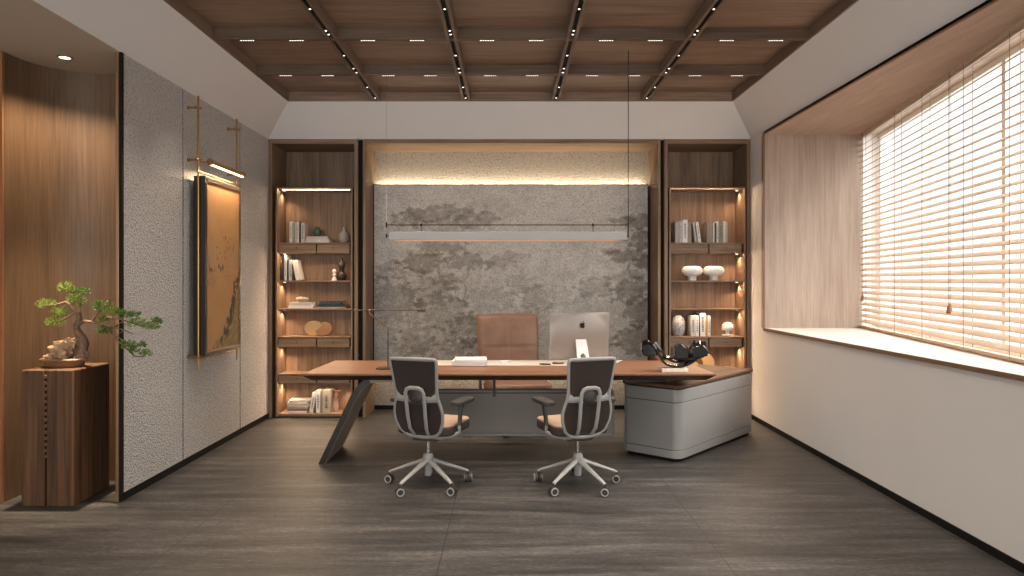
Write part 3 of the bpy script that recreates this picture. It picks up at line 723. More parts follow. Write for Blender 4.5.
# ------------------------------------------------------------------ executive chair
def exec_chair():
    t = empty('executive_chair', (.072, 7.02, 0), 'tan leather executive chair behind the desk', 'chair', rz=math.radians(15))
    # local: faces -Y
    def cushion(name, x0, x1, z0, z1, y, th, topw=1.0, seams=(), mat=leather, lean=.0, parent=t):
        m = MB(); nx, nz2 = 36, 36; V = {}
        for side in (0, 1):
            for j in range(nz2+1):
                for i in range(nx+1):
                    u, v = -1+2*i/nx, -1+2*j/nz2
                    # rounded square to keep soft corners
                    uu, vv = u*math.sqrt(1-.06*v*v), v*math.sqrt(1-.04*u*u)
                    w = 1+(topw-1)*(v+1)/2
                    x = (x0+x1)/2+uu*(x1-x0)/2*w; z = (z0+z1)/2+vv*(z1-z0)/2
                    e = max(abs(u), abs(v)); bul = th*max(0, 1-e**6)**.5
                    if side == 0:
                        d = 1.0
                        for kind, pos in seams:
                            dd = abs((u if kind == 'v' else v)-pos); d -= (.10 if kind == 'v' else .2)*math.exp(-(dd/.03)**2)
                        yy = -bul*d
                    else: yy = bul*.7
                    V[side, i, j] = m.bm.verts.new((x, y+yy+lean*(z-z0), z))
        for j in range(nz2):
            for i in range(nx):
                m._f([V[0, i, j], V[0, i+1, j], V[0, i+1, j+1], V[0, i, j+1]]); m._f([V[1, i, j], V[1, i, j+1], V[1, i+1, j+1], V[1, i+1, j]])
        bmesh.ops.remove_doubles(m.bm, verts=m.bm.verts, dist=.0005)
        return m.build(name, mat, parent, smooth=True)
    cushion('backrest', -.310, .310, .47, 1.135, .24, .055, 1.09, (('v', 0), ('h', -.02)), lean=.17)
    cushion('back_shell', -.26, .26, .42, 1.10, .30, .025, 1.08, (), leatherdark, lean=.17)
    st = MB().prism(rrect(-.29, .29, -.32, .24, .08), .12, 'XY', .38).build('seat', leather, t, bevel=.035, seg=4)
    MB().prism(rrect(-.27, .27, -.30, .22, .07), .03, 'XY', .35).build('seat_shell', leatherdark, t, bevel=.008)
    for q in (-1, 1):
        ar = MB().tube([(q*.24, .15, .365), (q*.335, .13, .40), (q*.345, .10, .58), (q*.345, .02, .63), (q*.345, -.16, .635)], [.018, .018, .018, .018, .016], 10).build('armrest', chrome, t, smooth=True)
        MB().prism([(x+q*.345, y-.05) for x, y in rrect(-.035, .035, -.16, .14, .03)], .028, 'XY', .640).build('arm_pad', leatherdark, ar, bevel=.01, seg=3)
    MB().cyl((0, -.03, .10), (0, -.03, .36), .028, 16).build('gas_column', chrome, t, smooth=True)
    for k in range(5):
        a = math.radians(90+72*k); c, s = math.cos(a), math.sin(a)
        MB().tube([(c*.02, s*.02-.03, .115), (c*.30, s*.30-.03, .075)], [.028, .016], 10, flat=.7).build('base_leg', chrome, t, smooth=True)
        ax = Vector((-s, c, 0)); ctr = Vector((c*.30, s*.30-.03, .030)); m = MB()
        for q in (-1, 1): m.tube([ctr+ax*q*.006, ctr+ax*q*.024], .030, 18)
        m.cyl(ctr+Vector((0, 0, .01)), ctr+Vector((0, 0, .05)), .008, 8).build('caster', arm_mat, t, smooth=True)
exec_chair()

# ------------------------------------------------------------------ things on the desk
DT = .750; PT = .7548
def imac():
    t = empty('desktop_computer', (.618, 6.30, PT), 'silver all-in-one desktop computer seen from behind, on the desk pad', 'computer', rz=math.radians(15))
    tilt = Matrix.Translation((0, 0, .03)) @ Matrix.Rotation(math.radians(5), 4, 'X')
    # shell: rounded slab, bulging at the back
    w, h = .278, .412; m = MB(); nx, nz2 = 28, 24; V = {}
    for side in (0, 1):
        for j in range(nz2+1):
            for i in range(nx+1):
                u, v = -1+2*i/nx, -1+2*j/nz2
                x, z = u*w, h/2+v*h/2
                e = max(abs(u), abs(v)); r2 = min(1, u*u*.9+v*v*.9)
                y = -.006-.030*(1-r2)**1.0 if side == 0 else .004
                if side == 0 and e > .999: y = -.002
                V[side, i, j] = m.bm.verts.new(tilt @ Vector((x, y, z)))
    for j in range(nz2):
        for i in range(nx):
            m._f([V[0, i, j], V[0, i+1, j], V[0, i+1, j+1], V[0, i, j+1]]); m._f([V[1, i, j], V[1, i, j+1], V[1, i+1, j+1], V[1, i+1, j]])
    for i in range(nx):
        m._f([V[0, i, 0], V[1, i, 0], V[1, i+1, 0], V[0, i+1, 0]]); m._f([V[0, i, nz2], V[0, i+1, nz2], V[1, i+1, nz2], V[1, i, nz2]])
    for j in range(nz2):
        m._f([V[0, 0, j], V[0, 0, j+1], V[1, 0, j+1], V[1, 0, j]]); m._f([V[0, nx, j], V[1, nx, j], V[1, nx, j+1], V[0, nx, j+1]])
    m.build('shell', alu, t, smooth=True)
    MB().box(-w+.006, w-.006, .0045, .007, .06, h-.006, tilt).build('screen', blk_gloss, t)
    # stand: bent plate with a cable hole, foot on the desk
    m = MB(); hw = .046
    prof = [(-.030, .215), (-.052, .205), (-.075, .15), (-.105, .07), (-.135, .008)]
    # plate with a hole: ring of quads around the hole
    def sp(u, s):      # u across -1..1, s down 0..1 -> point
        k = s*(len(prof)-1); i = min(int(k), len(prof)-2); f = k-i
        return Vector((u*hw*(1+.25*s), prof[i][0]*(1-f)+prof[i+1][0]*f, prof[i][1]*(1-f)+prof[i+1][1]*f))
    Ls = 24; hc, hr_u, hr_s = .80, .46, .105
    for off in (0, .006):
        outer, inner = [], []
        for k in range(Ls):
            a = 2*PI*k/Ls; cu, cs = math.cos(a), math.sin(a); q = 1/max(abs(cu), abs(cs))
            outer.append((cu*q, hc+cs*q*.20)); inner.append((cu*hr_u, hc+cs*hr_s))
        O = [m.bm.verts.new(sp(*p)+Vector((0, off, 0))) for p in outer]; I = [m.bm.verts.new(sp(*p)+Vector((0, off, 0))) for p in inner]
        for k in range(Ls): m._f([O[k], O[(k+1) % Ls], I[(k+1) % Ls], I[k]])
        G = [[m.bm.verts.new(sp(u, s)+Vector((0, off, 0))) for u in (-1, 0, 1)] for s in (0, .12, .25, .38, .5, .60)]
        for A, B in zip(G, G[1:]):
            for i in range(2): m._f([A[i], A[i+1], B[i+1], B[i]])
    m.build('stand', aluw, t)
    MB().prism(rrect(-.062, .062, -.14, .06, .012), .006, 'XY', .001).build('stand_foot', aluw, t, bevel=.002)
    # emblem on the back
    out = [(0, .62), (.18, .74), (.45, .78), (.72, .66), (.86, .44), (.70, .26), (.62, .02), (.68, -.24), (.92, -.44), (.78, -.74), (.52, -1.02), (.30, -1.08), (.02, -.96), (-.26, -1.08), (-.50, -1.02), (-.78, -.70), (-.94, -.26), (-.95, .16), (-.78, .52), (-.50, .74), (-.22, .74)]
    S = .0245; z0 = .305; yq = -.0335
    lg = MB().prism([(x*S+.012, z0+z*S) for x, z in out], .003, 'XZ', yq-.004, M=tilt).build('emblem', logo_m, t)
    MB().prism([(x*S+.012, z0+z*S) for x, z in ((.02, .84), (.06, 1.16), (.26, 1.40), (.46, 1.46), (.44, 1.20), (.28, .96))], .003, 'XZ', yq-.004, M=tilt).build('emblem_leaf', logo_m, lg)
imac()

def flatbook(px0, px1, yfront, z, th, depth, cover, pages, label, name='book', group=None, rz=0.0, cat='book', lblx=None):
    """a book lying flat, its near edge at yfront"""
    x0, x1 = PX(px0, yfront), PX(px1, yfront)
    t = empty(name, ((x0+x1)/2, yfront+depth/2, z), label, cat, group, rz=rz); w = (x1-x0)/2; d = depth/2; c = min(.003, th*.2)
    MB().box(-w, w, -d, d, 0, c).box(-w, w, -d, d, th-c, th).box(-w, w, -d, -d+c, c, th-c).build('cover', cover, t)
    MB().box(-w+.004, w-.004, -d+c, d-.004, c, th-c).build('pages', pages, t)
    return t
GR = 'magazines piled on the desk pad'
zz_ = DT+.0005
for k, (a, b, th, rz, lab) in enumerate(((451.5, 485, .012, .00, 'white magazine at the bottom of the pile on the desk'), (452, 484, .012, .03, 'white magazine second from the bottom of the desk pile'), (451.5, 485.5, .012, -.02, 'white magazine third from the bottom of the desk pile'), (453.5, 486, .014, .04, 'white magazine on top of the pile on the desk'))):
    flatbook(a, b, 6.0, (PT if k == 0 else zz_), th, .30 if k < 3 else .27, paperw, paperw, lab, 'magazine', None, rz, 'magazine'); zz_ = (PT if k == 0 else zz_)+th+.0006
flatbook(500.5, 508.5, 6.17, PT, .020, .09, white_c, paperw, 'small white notepad on the desk pad in front of the leather chair', 'notepad', cat='notepad')
for x0, y0_, x1, y1_, lab in ((.262, 6.10, .36, 6.075, 'black pen lying at the front edge of the desk pad'), (.375, 6.155, .48, 6.16, 'black pen lying farther back near the computer stand')):
    t = empty('pen', ((x0+x1)/2, (y0_+y1_)/2, PT), lab, 'pen'); dx, dy = (x1-x0)/2, (y1_-y0_)/2
    MB().tube([(-dx, -dy, .0065), (dx*.75, dy*.75, .0065), (dx, dy, .0065)], [.0062, .0062, .002], 8).build('barrel', blk_gloss, t, smooth=True)
    MB().box(-dx*.9, -dx*.2, -.0015, .0015, .0126, .0146).build('clip', chrome, t)

def desk_lamp():
    Y = 5.84
    t = empty('desk_lamp', (-.994, Y, DT), 'thin bronze desk lamp with a long horizontal arm at the slanted-leg end of the desk', 'lamp')
    bz = plain('lamp_bronze', (.115, .085, .062), .38, metal=.7)
    MB().lathe([(0, 0), (.066, 0), (.068, .003), (.068, .010), (.062, .013), (0, .013)], 32, (-.032, 0, .001)).build('base', bz, t, smooth=True)
    MB().tube([(0, 0, .012), (0, 0, .337)], .0048, 10).build('stem', bz, t, smooth=True)
    MB().tube([(0, 0, .334), (-.150, 0, .452), (-.152, 0, .486)], .0048, 10).build('elbow', brassdark, t, smooth=True)
    MB().tube([(-.322, 0, .4835), (.260, 0, .4835)], .0052, 10).build('arm', bz, t, smooth=True)
    MB().tube([(.235, 0, .482), (.245, 0, .482), (.305, 0, .482), (.311, 0, .482)], [.006, .012, .012, .009], 12).build('lamp_head', bz, t, smooth=True)
    MB().blob((-.152, 0, .4835), (.011, .011, .011), 2).build('joint', brassdark, t, smooth=True)
desk_lamp()

def sculpture():
    t = empty('sculpture', (1.315, 5.70, DT), 'glossy black curling sculpture on a cream marble block at the desk end', 'sculpture')
    MB().box(-.103, .103, -.078, .078, .001, .030).build('marble_block', marble, t, bevel=.002)
    def ribbon(pts, widths, th, name, yc, tw):
        m = MB(); n = len(pts); A = []
        for k, (x, z) in enumerate(pts):
            a = tw[k]; w = widths[k]/2; dy = Vector((0, math.cos(a), math.sin(a)))
            p = Vector((x, yc[k], z)); x0_, z0_ = pts[max(k-1, 0)]; x1_, z1_ = pts[min(k+1, n-1)]
            tg = Vector((x1_-x0_, 0, z1_-z0_)).normalized(); nn = tg.cross(dy).normalized()*th/2
            A.append([m.bm.verts.new(p+dy*w+nn), m.bm.verts.new(p-dy*w+nn), m.bm.verts.new(p-dy*w-nn), m.bm.verts.new(p+dy*w-nn)])
        for a, b in zip(A, A[1:]):
            for k in range(4): m._f([a[k], a[(k+1) % 4], b[(k+1) % 4], b[k]])
        m._f(A[0]); m._f(A[-1][::-1])
        return m.build(name, blk_gloss, t, smooth=True)
    def smooth_pts(P, n=6):
        o = []
        for i in range(len(P)-1):
            p0, p1, p2, p3 = P[max(i-1, 0)], P[i], P[i+1], P[min(i+2, len(P)-1)]
            for k in range(n):
                s = k/n; o.append(tuple(.5*((2*p1[j])+(-p0[j]+p2[j])*s+(2*p0[j]-5*p1[j]+4*p2[j]-p3[j])*s*s+(-p0[j]+3*p1[j]-3*p2[j]+p3[j])*s**3) for j in range(len(p1))))
        o.append(P[-1]); return o
    # px grid: 1 px = .0080 m at this depth; x 641..708, z from y
    def q(px, py, w, tw, yc=0.0): return ((px-673.2)*.0080, .030+(367.6-py)*.0080, w, tw, yc)
    for nm, P in (('long_curl', [q(641, 347, .10, -.9), q(646, 345, .12, -.7), q(653, 348, .13, -.4), q(658, 356, .12, -.15), q(664, 363, .11, 0), q(673, 366.3, .10, 0), q(684, 364.5, .10, .1), q(692, 358, .12, .5), q(699, 350, .14, .9), q(707, 349, .12, 1.1)]),
                  ('inner_curl', [q(655, 345, .08, -.6, .02), q(661, 352, .09, -.3, .02), q(668, 359, .09, 0, .02), q(677, 361.5, .09, .1, .02), q(688, 357, .10, .4, .02), q(697, 345, .10, .8, .02)]),
                  ('tail_blade', [q(662, 357, .05, .2, -.02), q(680, 358.2, .06, .1, -.02), q(695, 358, .05, 0, -.02), q(703, 356, .03, 0, -.02)])):
        S_ = smooth_pts(P); ribbon([(a[0], a[1]) for a in S_], [a[2] for a in S_], .016, nm, [a[4] for a in S_], [a[3] for a in S_])
    MB().prism([(.012, .105), (.112, .105), (.116, .205), (.085, .196), (.062, .224), (.020, .214), (.006, .200)], .085, 'XZ', -.040).build('cup', blk_gloss, t, bevel=.006)
    MB().prism([(.140, .120), (.165, .106), (.235, .116), (.283, .150), (.262, .188), (.228, .220), (.175, .204), (.146, .182)], .07, 'XZ', -.050).build('faceted_lobe', blk_gloss, t, bevel=.010)
    MB().prism([(-.258, .150), (-.252, .215), (-.225, .226), (-.165, .214), (-.125, .180), (-.108, .140), (-.150, .122), (-.235, .122)], .06, 'XZ', -.03).build('rounded_lobe', blk_gloss, t, bevel=.012)
sculpture()

# ------------------------------------------------------------------ pendant
def pendant():
    Y = 6.0
    t = empty('linear_pendant', (0, Y, 0), 'long grey linear pendant lamp hanging over the desk', 'pendant lamp')
    x0, x1 = PX(389, Y), PX(626.5, Y)
    MB().prism(rrect(x0, x1, 1.818, 1.888, .012), .030, 'XZ', -.015).build('lamp_body', plain('pendant_grey', (.36, .35, .35), .45, var=.01), t, bevel=.003)
    MB().box(x0+.05, x1-.07, -.011, .011, 1.808, 1.8185).build('lower_trim', plain('copper_trim', (.60, .33, .19), .4, metal=.4), t)
    xa, xb = PX(386.5, Y), PX(628.3, Y)
    MB().cyl((xa, 0, 1.946), (xb, 0, 1.946), .0042, 8).build('top_rod', steel_dark, t, smooth=True)
    MB().cyl((xa, 0, 1.96), (xa, 0, 3.34), .0011, 6).build('wire', chrome, t)
    MB().cyl((xb, 0, 1.96), (xb, 0, 3.415), .0036, 8).build('wire', steel_dark, t)
    MB().cyl((xa, 0, 1.925), (xa, 0, 1.968), .007, 8).build('end_clamp', steel_dark, t)
    MB().cyl((xb, 0, 1.842), (xb, 0, 1.968), .007, 8).build('end_clamp', steel_dark, t)
    MB().cyl((xa, 0, 1.838), (xa, 0, 1.870), .007, 8).build('end_clamp', steel_dark, t)
    MB().cyl((xa, 0, 1.854), (x0+.002, 0, 1.854), .003, 8).cyl((x1-.002, 0, 1.856), (xb, 0, 1.856), .003, 8).build('end_pin', steel_dark, t)
    for px in (421.3, 593):
        x = PX(px, Y); m = MB(); m.cyl((x, 0, 1.887), (x, 0, 1.944), .0030, 8).build('hanger', steel_dark, t)
        MB().blob((x, 0, 1.946), (.012, .010, .014), 2).build('hanger_clamp', steel_dark, t, smooth=True)
pendant()

# ------------------------------------------------------------------ hanging painting with its brass rods and lamp
def painting():
    YA, YZ, ZA, ZZ = 5.75, 6.51, .862, 2.325; X0, X1 = -2.552, -2.455
    t = empty('framed_painting', (X0, YA, ZA), 'tall framed ink landscape on gold ground hanging on the grey fabric wall', 'painting')
    W, Hh, D = YZ-YA, ZZ-ZA, X1-X0; f = .030
    fm = plain('frame_ebony', (.022, .017, .014), .35)
    for nm, a in (('frame_upright', (0, D, 0, f, 0, Hh)), ('frame_upright', (0, D, W-f, W, 0, Hh)), ('frame_rail', (0, D, f, W-f, 0, f)), ('frame_rail', (0, D, f, W-f, Hh-f, Hh))):
        MB().box(*a).build(nm, fm, t, bevel=.003)
    m = MB(); g = .007
    m.box(D-.004, D+.001, f-.001, f+g, f, Hh-f).box(D-.004, D+.001, W-f-g, W-f+.001, f, Hh-f).box(D-.004, D+.001, f, W-f, f-.001, f+g).box(D-.004, D+.001, f, W-f, Hh-f-g, Hh-f+.001)
    m.build('inner_fillet', brassdark, t)
    # canvas with the painted landscape (a tint per vertex)
    bm = bmesh.new(); cl = bm.loops.layers.float_color.new('tint'); nx, nz_ = 110, 230; V = []; C = []
    gold_c = Vector((.38, .20, .078)); green = Vector((.12, .120, .050)); dark = Vector((.045, .035, .022)); teal = Vector((.26, .25, .14))
    trees = [(.45+.5*(k/60)**.6+.12*random.random()-.06, .03+.40*(k/60)+.05*random.random(), .012+.014*random.random()) for k in range(60)]+[(.08+.42*random.random(), .475+.03*random.random(), .006+.009*random.random()) for k in range(14)]+[(.2+.65*random.random(), .55+.14*random.random(), .004+.006*random.random()) for k in range(26)]
    for j in range(nz_+1):
        for i in range(nx+1):
            u, v = i/nx, j/nz_      # u from near edge to far edge, v up
            V.append(bm.verts.new((D-.006, f+u*(W-2*f), f+v*(Hh-2*f))))
            n1 = mnoise.fractal(Vector((u*4, v*9, 1.3)), .8, 2, 4); n2 = mnoise.fractal(Vector((u*14, v*26, 4.1)), .8, 2, 4)
            c = gold_c*(1+.10*n1)
            # far hills
            hl = .60+.10*math.sin(u*7+.6)+.05*n1+.06*max(0, 1-abs(u-.45)*4)
            k = max(0, min(1, (hl-v)/.10))*max(0, min(1, (v-.50)/.07)); c = c.lerp(teal, .65*k*max(0, min(1, .6+n2)))
            # lower mountain on the far side
            ml = .02+.46*max(0, u-.18)**1.1+.05*n1
            if v < ml: c = c.lerp(green, .75*min(1, (ml-v)/.05)*max(.2, min(1, .75+n2*.7)))
            ml2 = .30-.9*abs(u-.02)+.30
            if .38 < v < ml2+.02*n2 and u < .35: c = c.lerp(green, .45*max(0, min(1, .6+n2)))
            # water lines
            if .42 < v < .52 and math.sin(v*230+3*n1) > .88 and n2 > -.1: c = c.lerp(dark, .22)
            for tx, tz, tr in trees:
                q = ((u-tx)/(tr*1.4))**2+((v-tz)/tr)**2
                if q < 1+n2*1.2: c = c.lerp(dark, .78)
            if u > .90 and .74 < v < .90 and math.sin(v*260) > .1 and u < .93: c = c.lerp(dark, .5)
            C.append((max(0, c.x), max(0, c.y), max(0, c.z), 1))
    Wn = nx+1
    for j in range(nz_):
        for i in range(nx):
            ids = (j*Wn+i, j*Wn+i+1, (j+1)*Wn+i+1, (j+1)*Wn+i); fc = bm.faces.new([V[k] for k in ids])
            for lo, k in zip(fc.loops, ids): lo[cl] = C[k]
    me = bpy.data.meshes.new('canvas'); bm.to_mesh(me); bm.free()
    mt, n, l, b = newmat('painted_silk'); b.inputs['Roughness'].default_value = .75
    at = n.new('ShaderNodeVertexColor'); at.layer_name = 'tint'; tcd = n.new('ShaderNodeTexCoord'); z = n.new('ShaderNodeTexNoise'); z.inputs['Scale'].default_value = 120
    l.new(tcd.outputs['Object'], z.inputs['Vector']); r = n.new('ShaderNodeMapRange'); r.inputs['To Min'].default_value = .85; r.inputs['To Max'].default_value = 1.15; l.new(z.outputs['Fac'], r.inputs['Value'])
    mx = n.new('ShaderNodeVectorMath'); mx.operation = 'MULTIPLY'; l.new(at.outputs['Color'], mx.inputs[0]); l.new(r.outputs[0], mx.inputs[1]); l.new(mx.outputs[0], b.inputs['Base Color'])
    me.materials.append(mt); o = bpy.data.objects.new('canvas', me); COL.objects.link(o); o.parent = t
    MB().box(.002, D-.008, f, W-f, f, Hh-f).build('backing_board', fm, t)
    # rods
    XRd = -2.505
    for y, lab in ((5.733, 'slim brass rod carrying the painting, at its near edge'), (6.545, 'slim brass rod carrying the painting, at its edge towards the bookcase')):
        r_ = empty('brass_rod', (XRd, y, .75), lab, 'rod')
        MB().cyl((0, 0, 0), (0, 0, 2.215), .0075, 10).build('rod', brass, r_, smooth=True)
        for z in (2.12, 1.70, .115):
            MB().cyl((-.080, 0, z), (.028, 0, z), .0065, 8).cyl((-.084, 0, z), (-.074, 0, z), .016, 12).cyl((0, -.055 if z > 1 else -.014, z), (0, .055 if z > 1 else .014, z), .0055, 8).build('wall_bracket', brass, r_, smooth=True)
            MB().blob((0, 0, z), (.015, .015, .015), 2).build('joint', brass, r_, smooth=True)
    for z, lab in ((2.352, 'thin brass rail above the painting'), (.842, 'thin brass rail below the painting')):
        q = MB(); q.cyl((0, -.06, 0), (0, .86, 0), .0055, 8); o = q.build('brass_rail', brass, None, smooth=True, loc=(XRd+.016, 5.74, z)); tag(o, lab, 'rail')
    L_ = empty('picture_lamp', (-2.43, 5.78, 2.442), 'brass tube picture lamp above the gold painting', 'lamp')
    MB().cyl((0, 0, 0), (0, .71, 0), .024, 20).build('tube', brass, L_, smooth=True)
    MB().cyl((0, -.006, 0), (0, .004, 0), .0265, 20).cyl((0, .706, 0), (0, .716, 0), .0265, 20).build('end_cap', brassdark, L_, smooth=True)
    MB().box(-.008, .016, .02, .69, -.0255, -.018).build('led_slot', pic_led, L_)
    MB().cyl((-.075, .0, .0), (0, .02, 0), .0055, 8).cyl((-.075, .765, 0), (0, .70, 0), .0055, 8).build('lamp_arm', brass, L_, smooth=True)
    lamp('picture_light', 'AREA', (.004, .355, -.030), 13, (1, .70, .40), rot=(0, math.radians(-12), 0), parent=L_, shape='RECTANGLE', size=.02, size_y=.66)
painting()

# ------------------------------------------------------------------ timber pedestal and bonsai
def pedestal():
    t = empty('timber_pedestal', (-3.18, 4.634, 0), 'rustic brown timber block pedestal under the bonsai in the niche', 'pedestal')
    w, d, h = .342, .42, .893
    m = MB(); m.box(0, .152, 0, d, 0, h).box(.164, w, 0, d, 0, h).box(.15, .166, .03, d-.01, .002, h-.002)
    o = m.build('block', rustic, t, bevel=.010, seg=2)
    m = MB()
    for k in range(14):
        z = h-.03-k*.040; m.prism([(.150, z-.004), (.166, z-.004), (.172, z-.015), (.166, z-.028), (.150, z-.028), (.144, z-.015)], .020, 'XZ', -.004)
    m.build('carved_seam', wood('seam_wood', (.08, .035, .016), (.16, .075, .035), 'Z', fine=50), t, bevel=.003)
pedestal()

def bonsai():
    Yp = 4.82; bx, bz = -3.02, .8935
    t = empty('bonsai', (bx, Yp, bz), 'pine bonsai in a shallow tray on the timber pedestal', 'bonsai')
    def P(px, py, dy=0.0):
        Y = Yp+dy; return Vector((PX(px, Y)-bx, dy, PZ(py, Y)-bz))
    potm = plain('glazed_brown_tray', (.22, .105, .050), .35, var=.2, nscale=18)
    barkm = plain('bark', (.20, .115, .070), .85, var=.45, nscale=60, bump=1.0)
    rockm = plain('pale_rock', (.42, .26, .15), .75, var=.4, nscale=14, bump=1.0)
    MB().lathe([(0, .001), (.120, .001), (.128, .010), (.138, .036), (.158, .040), (.162, .052), (.150, .058), (.138, .052), (0, .046)], 40, (.006, 0, 0), sx=1.0, sy=.62).build('tray', potm, t, smooth=True)
    MB().blob((.006, 0, .050), (.130, .080, .014), 3, .3, 4, 2).build('moss_soil', plain('mossy_soil', (.075, .060, .025), .9, var=.4, nscale=80, bump=1), t, smooth=True)
    m = MB(); m.blob(P(62, 351), (.070, .055, .070), 4, .55, 2.2, 3); m.blob(P(70, 344), (.048, .042, .042), 4, .5, 2.6, 5); m.blob(P(53, 357), (.045, .045, .030), 3, .5, 3, 9)
    m.build('rock', rockm, t, smooth=True)
    m = MB(); m.tube([P(84, 361), P(82, 352), P(84, 344), P(82, 337), P(77, 331), P(76, 325), P(80, 319), P(79, 312)], [.040, .031, .028, .026, .026, .022, .019, .014], 10)
    m.tube([P(74, 362, -.03), P(79, 354, -.015), P(82, 347)], [.012, .018, .018], 8).tube([P(90, 362, .01), P(86, 354), P(83, 347)], [.010, .016, .016], 8)
    for v in m.bm.verts: v.co += v.normal*0+Vector((mnoise.noise(v.co*30), mnoise.noise(v.co*30+Vector((5, 0, 0))), 0))*.008
    m.build('trunk', barkm, t, smooth=True)
    BR = [([(79, 319, 0), (75, 312, -.02), (70, 306, -.03), (66, 302, -.03), (56, 305, -.05), (48, 306, -.05)], .011),
          ([(70, 306, -.03), (67, 297, 0), (67, 291, .02)], .008), ([(75, 312, -.02), (68, 317, -.05), (60, 321, -.08), (55, 324, -.08)], .008),
          ([(79, 314, 0), (80, 305, .02), (79, 298, .02), (82, 293, .03)], .009),
          ([(77, 326, 0), (84, 321, -.02), (92, 322, -.03), (98, 323, -.05), (104, 326, -.05), (108, 330, -.05)], .011),
          ([(92, 322, -.03), (97, 314, -.05), (102, 309, -.06)], .007), ([(98, 323, -.05), (108, 317, -.08), (120, 319, -.14), (132, 323, -.18), (142, 326, -.20), (152, 327, -.22)], .007),
          ([(120, 319, -.14), (126, 315, -.16), (134, 314, -.18)], .005), ([(142, 326, -.20), (150, 322, -.22), (157, 320, -.22)], .004),
          ([(104, 326, -.05), (114, 327, -.10), (124, 330, -.15), (133, 334, -.18)], .005), ([(114, 327, -.10), (122, 322, -.14), (131, 327, -.18)], .004), ([(124, 330, -.15), (116, 336, -.12), (127, 343, -.16)], .004),
          ([(108, 330, -.05), (117, 340, -.12), (126, 348, -.16), (134, 356, -.19), (143, 357, -.20), (147, 353, -.20)], .005), ([(134, 356, -.19), (131, 350, -.18)], .004), ([(126, 346, -.16), (137, 346, -.18), (142, 345, -.19)], .0035)]
    for P_, r in BR:
        n = len(P_); MB().tube([P(*q) for q in P_], [r*(1-.5*k/n) for k in range(n)], 7).build('branch', barkm, t, smooth=True)
    needle = {}
    def nm_(i):
        c = [(.105, .165, .022), (.060, .120, .016), (.16, .21, .035)][i]
        return plain('pine_needles_%s' % 'abc'[i], tuple(v*1.5 for v in c), .55, var=.25, nscale=40)
    rnd = random.Random(3)
    PAD = [(66, 288, 7, 6, 2, .02), (80.5, 292, 9, 4, 1, .03), (76, 301, 9, 7, 0, .0), (47, 304, 9, 5, 2, -.05), (61, 313, 9, 6, 2, -.04), (54, 323, 9, 5, 2, -.08),
           (102, 307, 10, 7, 1, -.06), (106, 319, 7, 4, 0, -.06), (105, 330, 8, 4.5, 1, -.06), (123.5, 315, 7, 4.5, 1, -.15), (133.5, 314.5, 6, 3, 1, -.18), (139, 323, 9, 5, 0, -.18), (151.5, 327, 7, 3.5, 0, -.22), (157, 321, 5, 3.2, 1, -.22),
           (128, 345, 6.5, 5, 0, -.16), (134.5, 350, 5, 4, 1, -.18), (142, 345, 4, 2.8, 1, -.19), (146, 353, 5.5, 3.6, 0, -.20), (116, 311, 6, 3.5, 0, -.11)]
    for px, py, rx, ry, mi, dy in PAD:
        c = P(px, py, dy); rxm, rzm = rx*.0075, ry*.0078; m = MB(); bm = m.bm
        for k in range(int(26+rx*ry*1.5)):
            # tuft position inside a flattened dome
            while True:
                q = Vector((rnd.uniform(-1, 1), rnd.uniform(-1, 1), rnd.uniform(-.8, 1)))
                if q.length < 1: break
            p = c+Vector((q.x*rxm, q.y*rxm*.8, q.z*rzm*.85))
            d0 = Vector((q.x*.7, q.y*.7, .75+.4*q.z)).normalized()
            for j in range(9):
                d = (d0+Vector((rnd.gauss(0, .55), rnd.gauss(0, .55), rnd.gauss(0, .4)))).normalized()
                ln = rnd.uniform(.012, .022); sd = d.cross(Vector((rnd.random()-.5, rnd.random()-.5, rnd.random()-.5))).normalized()*.0016
                bm.faces.new([bm.verts.new(p-sd), bm.verts.new(p+sd), bm.verts.new(p+d*ln)])
        me_o = m.build('foliage', nm_(mi), t)
bonsai()

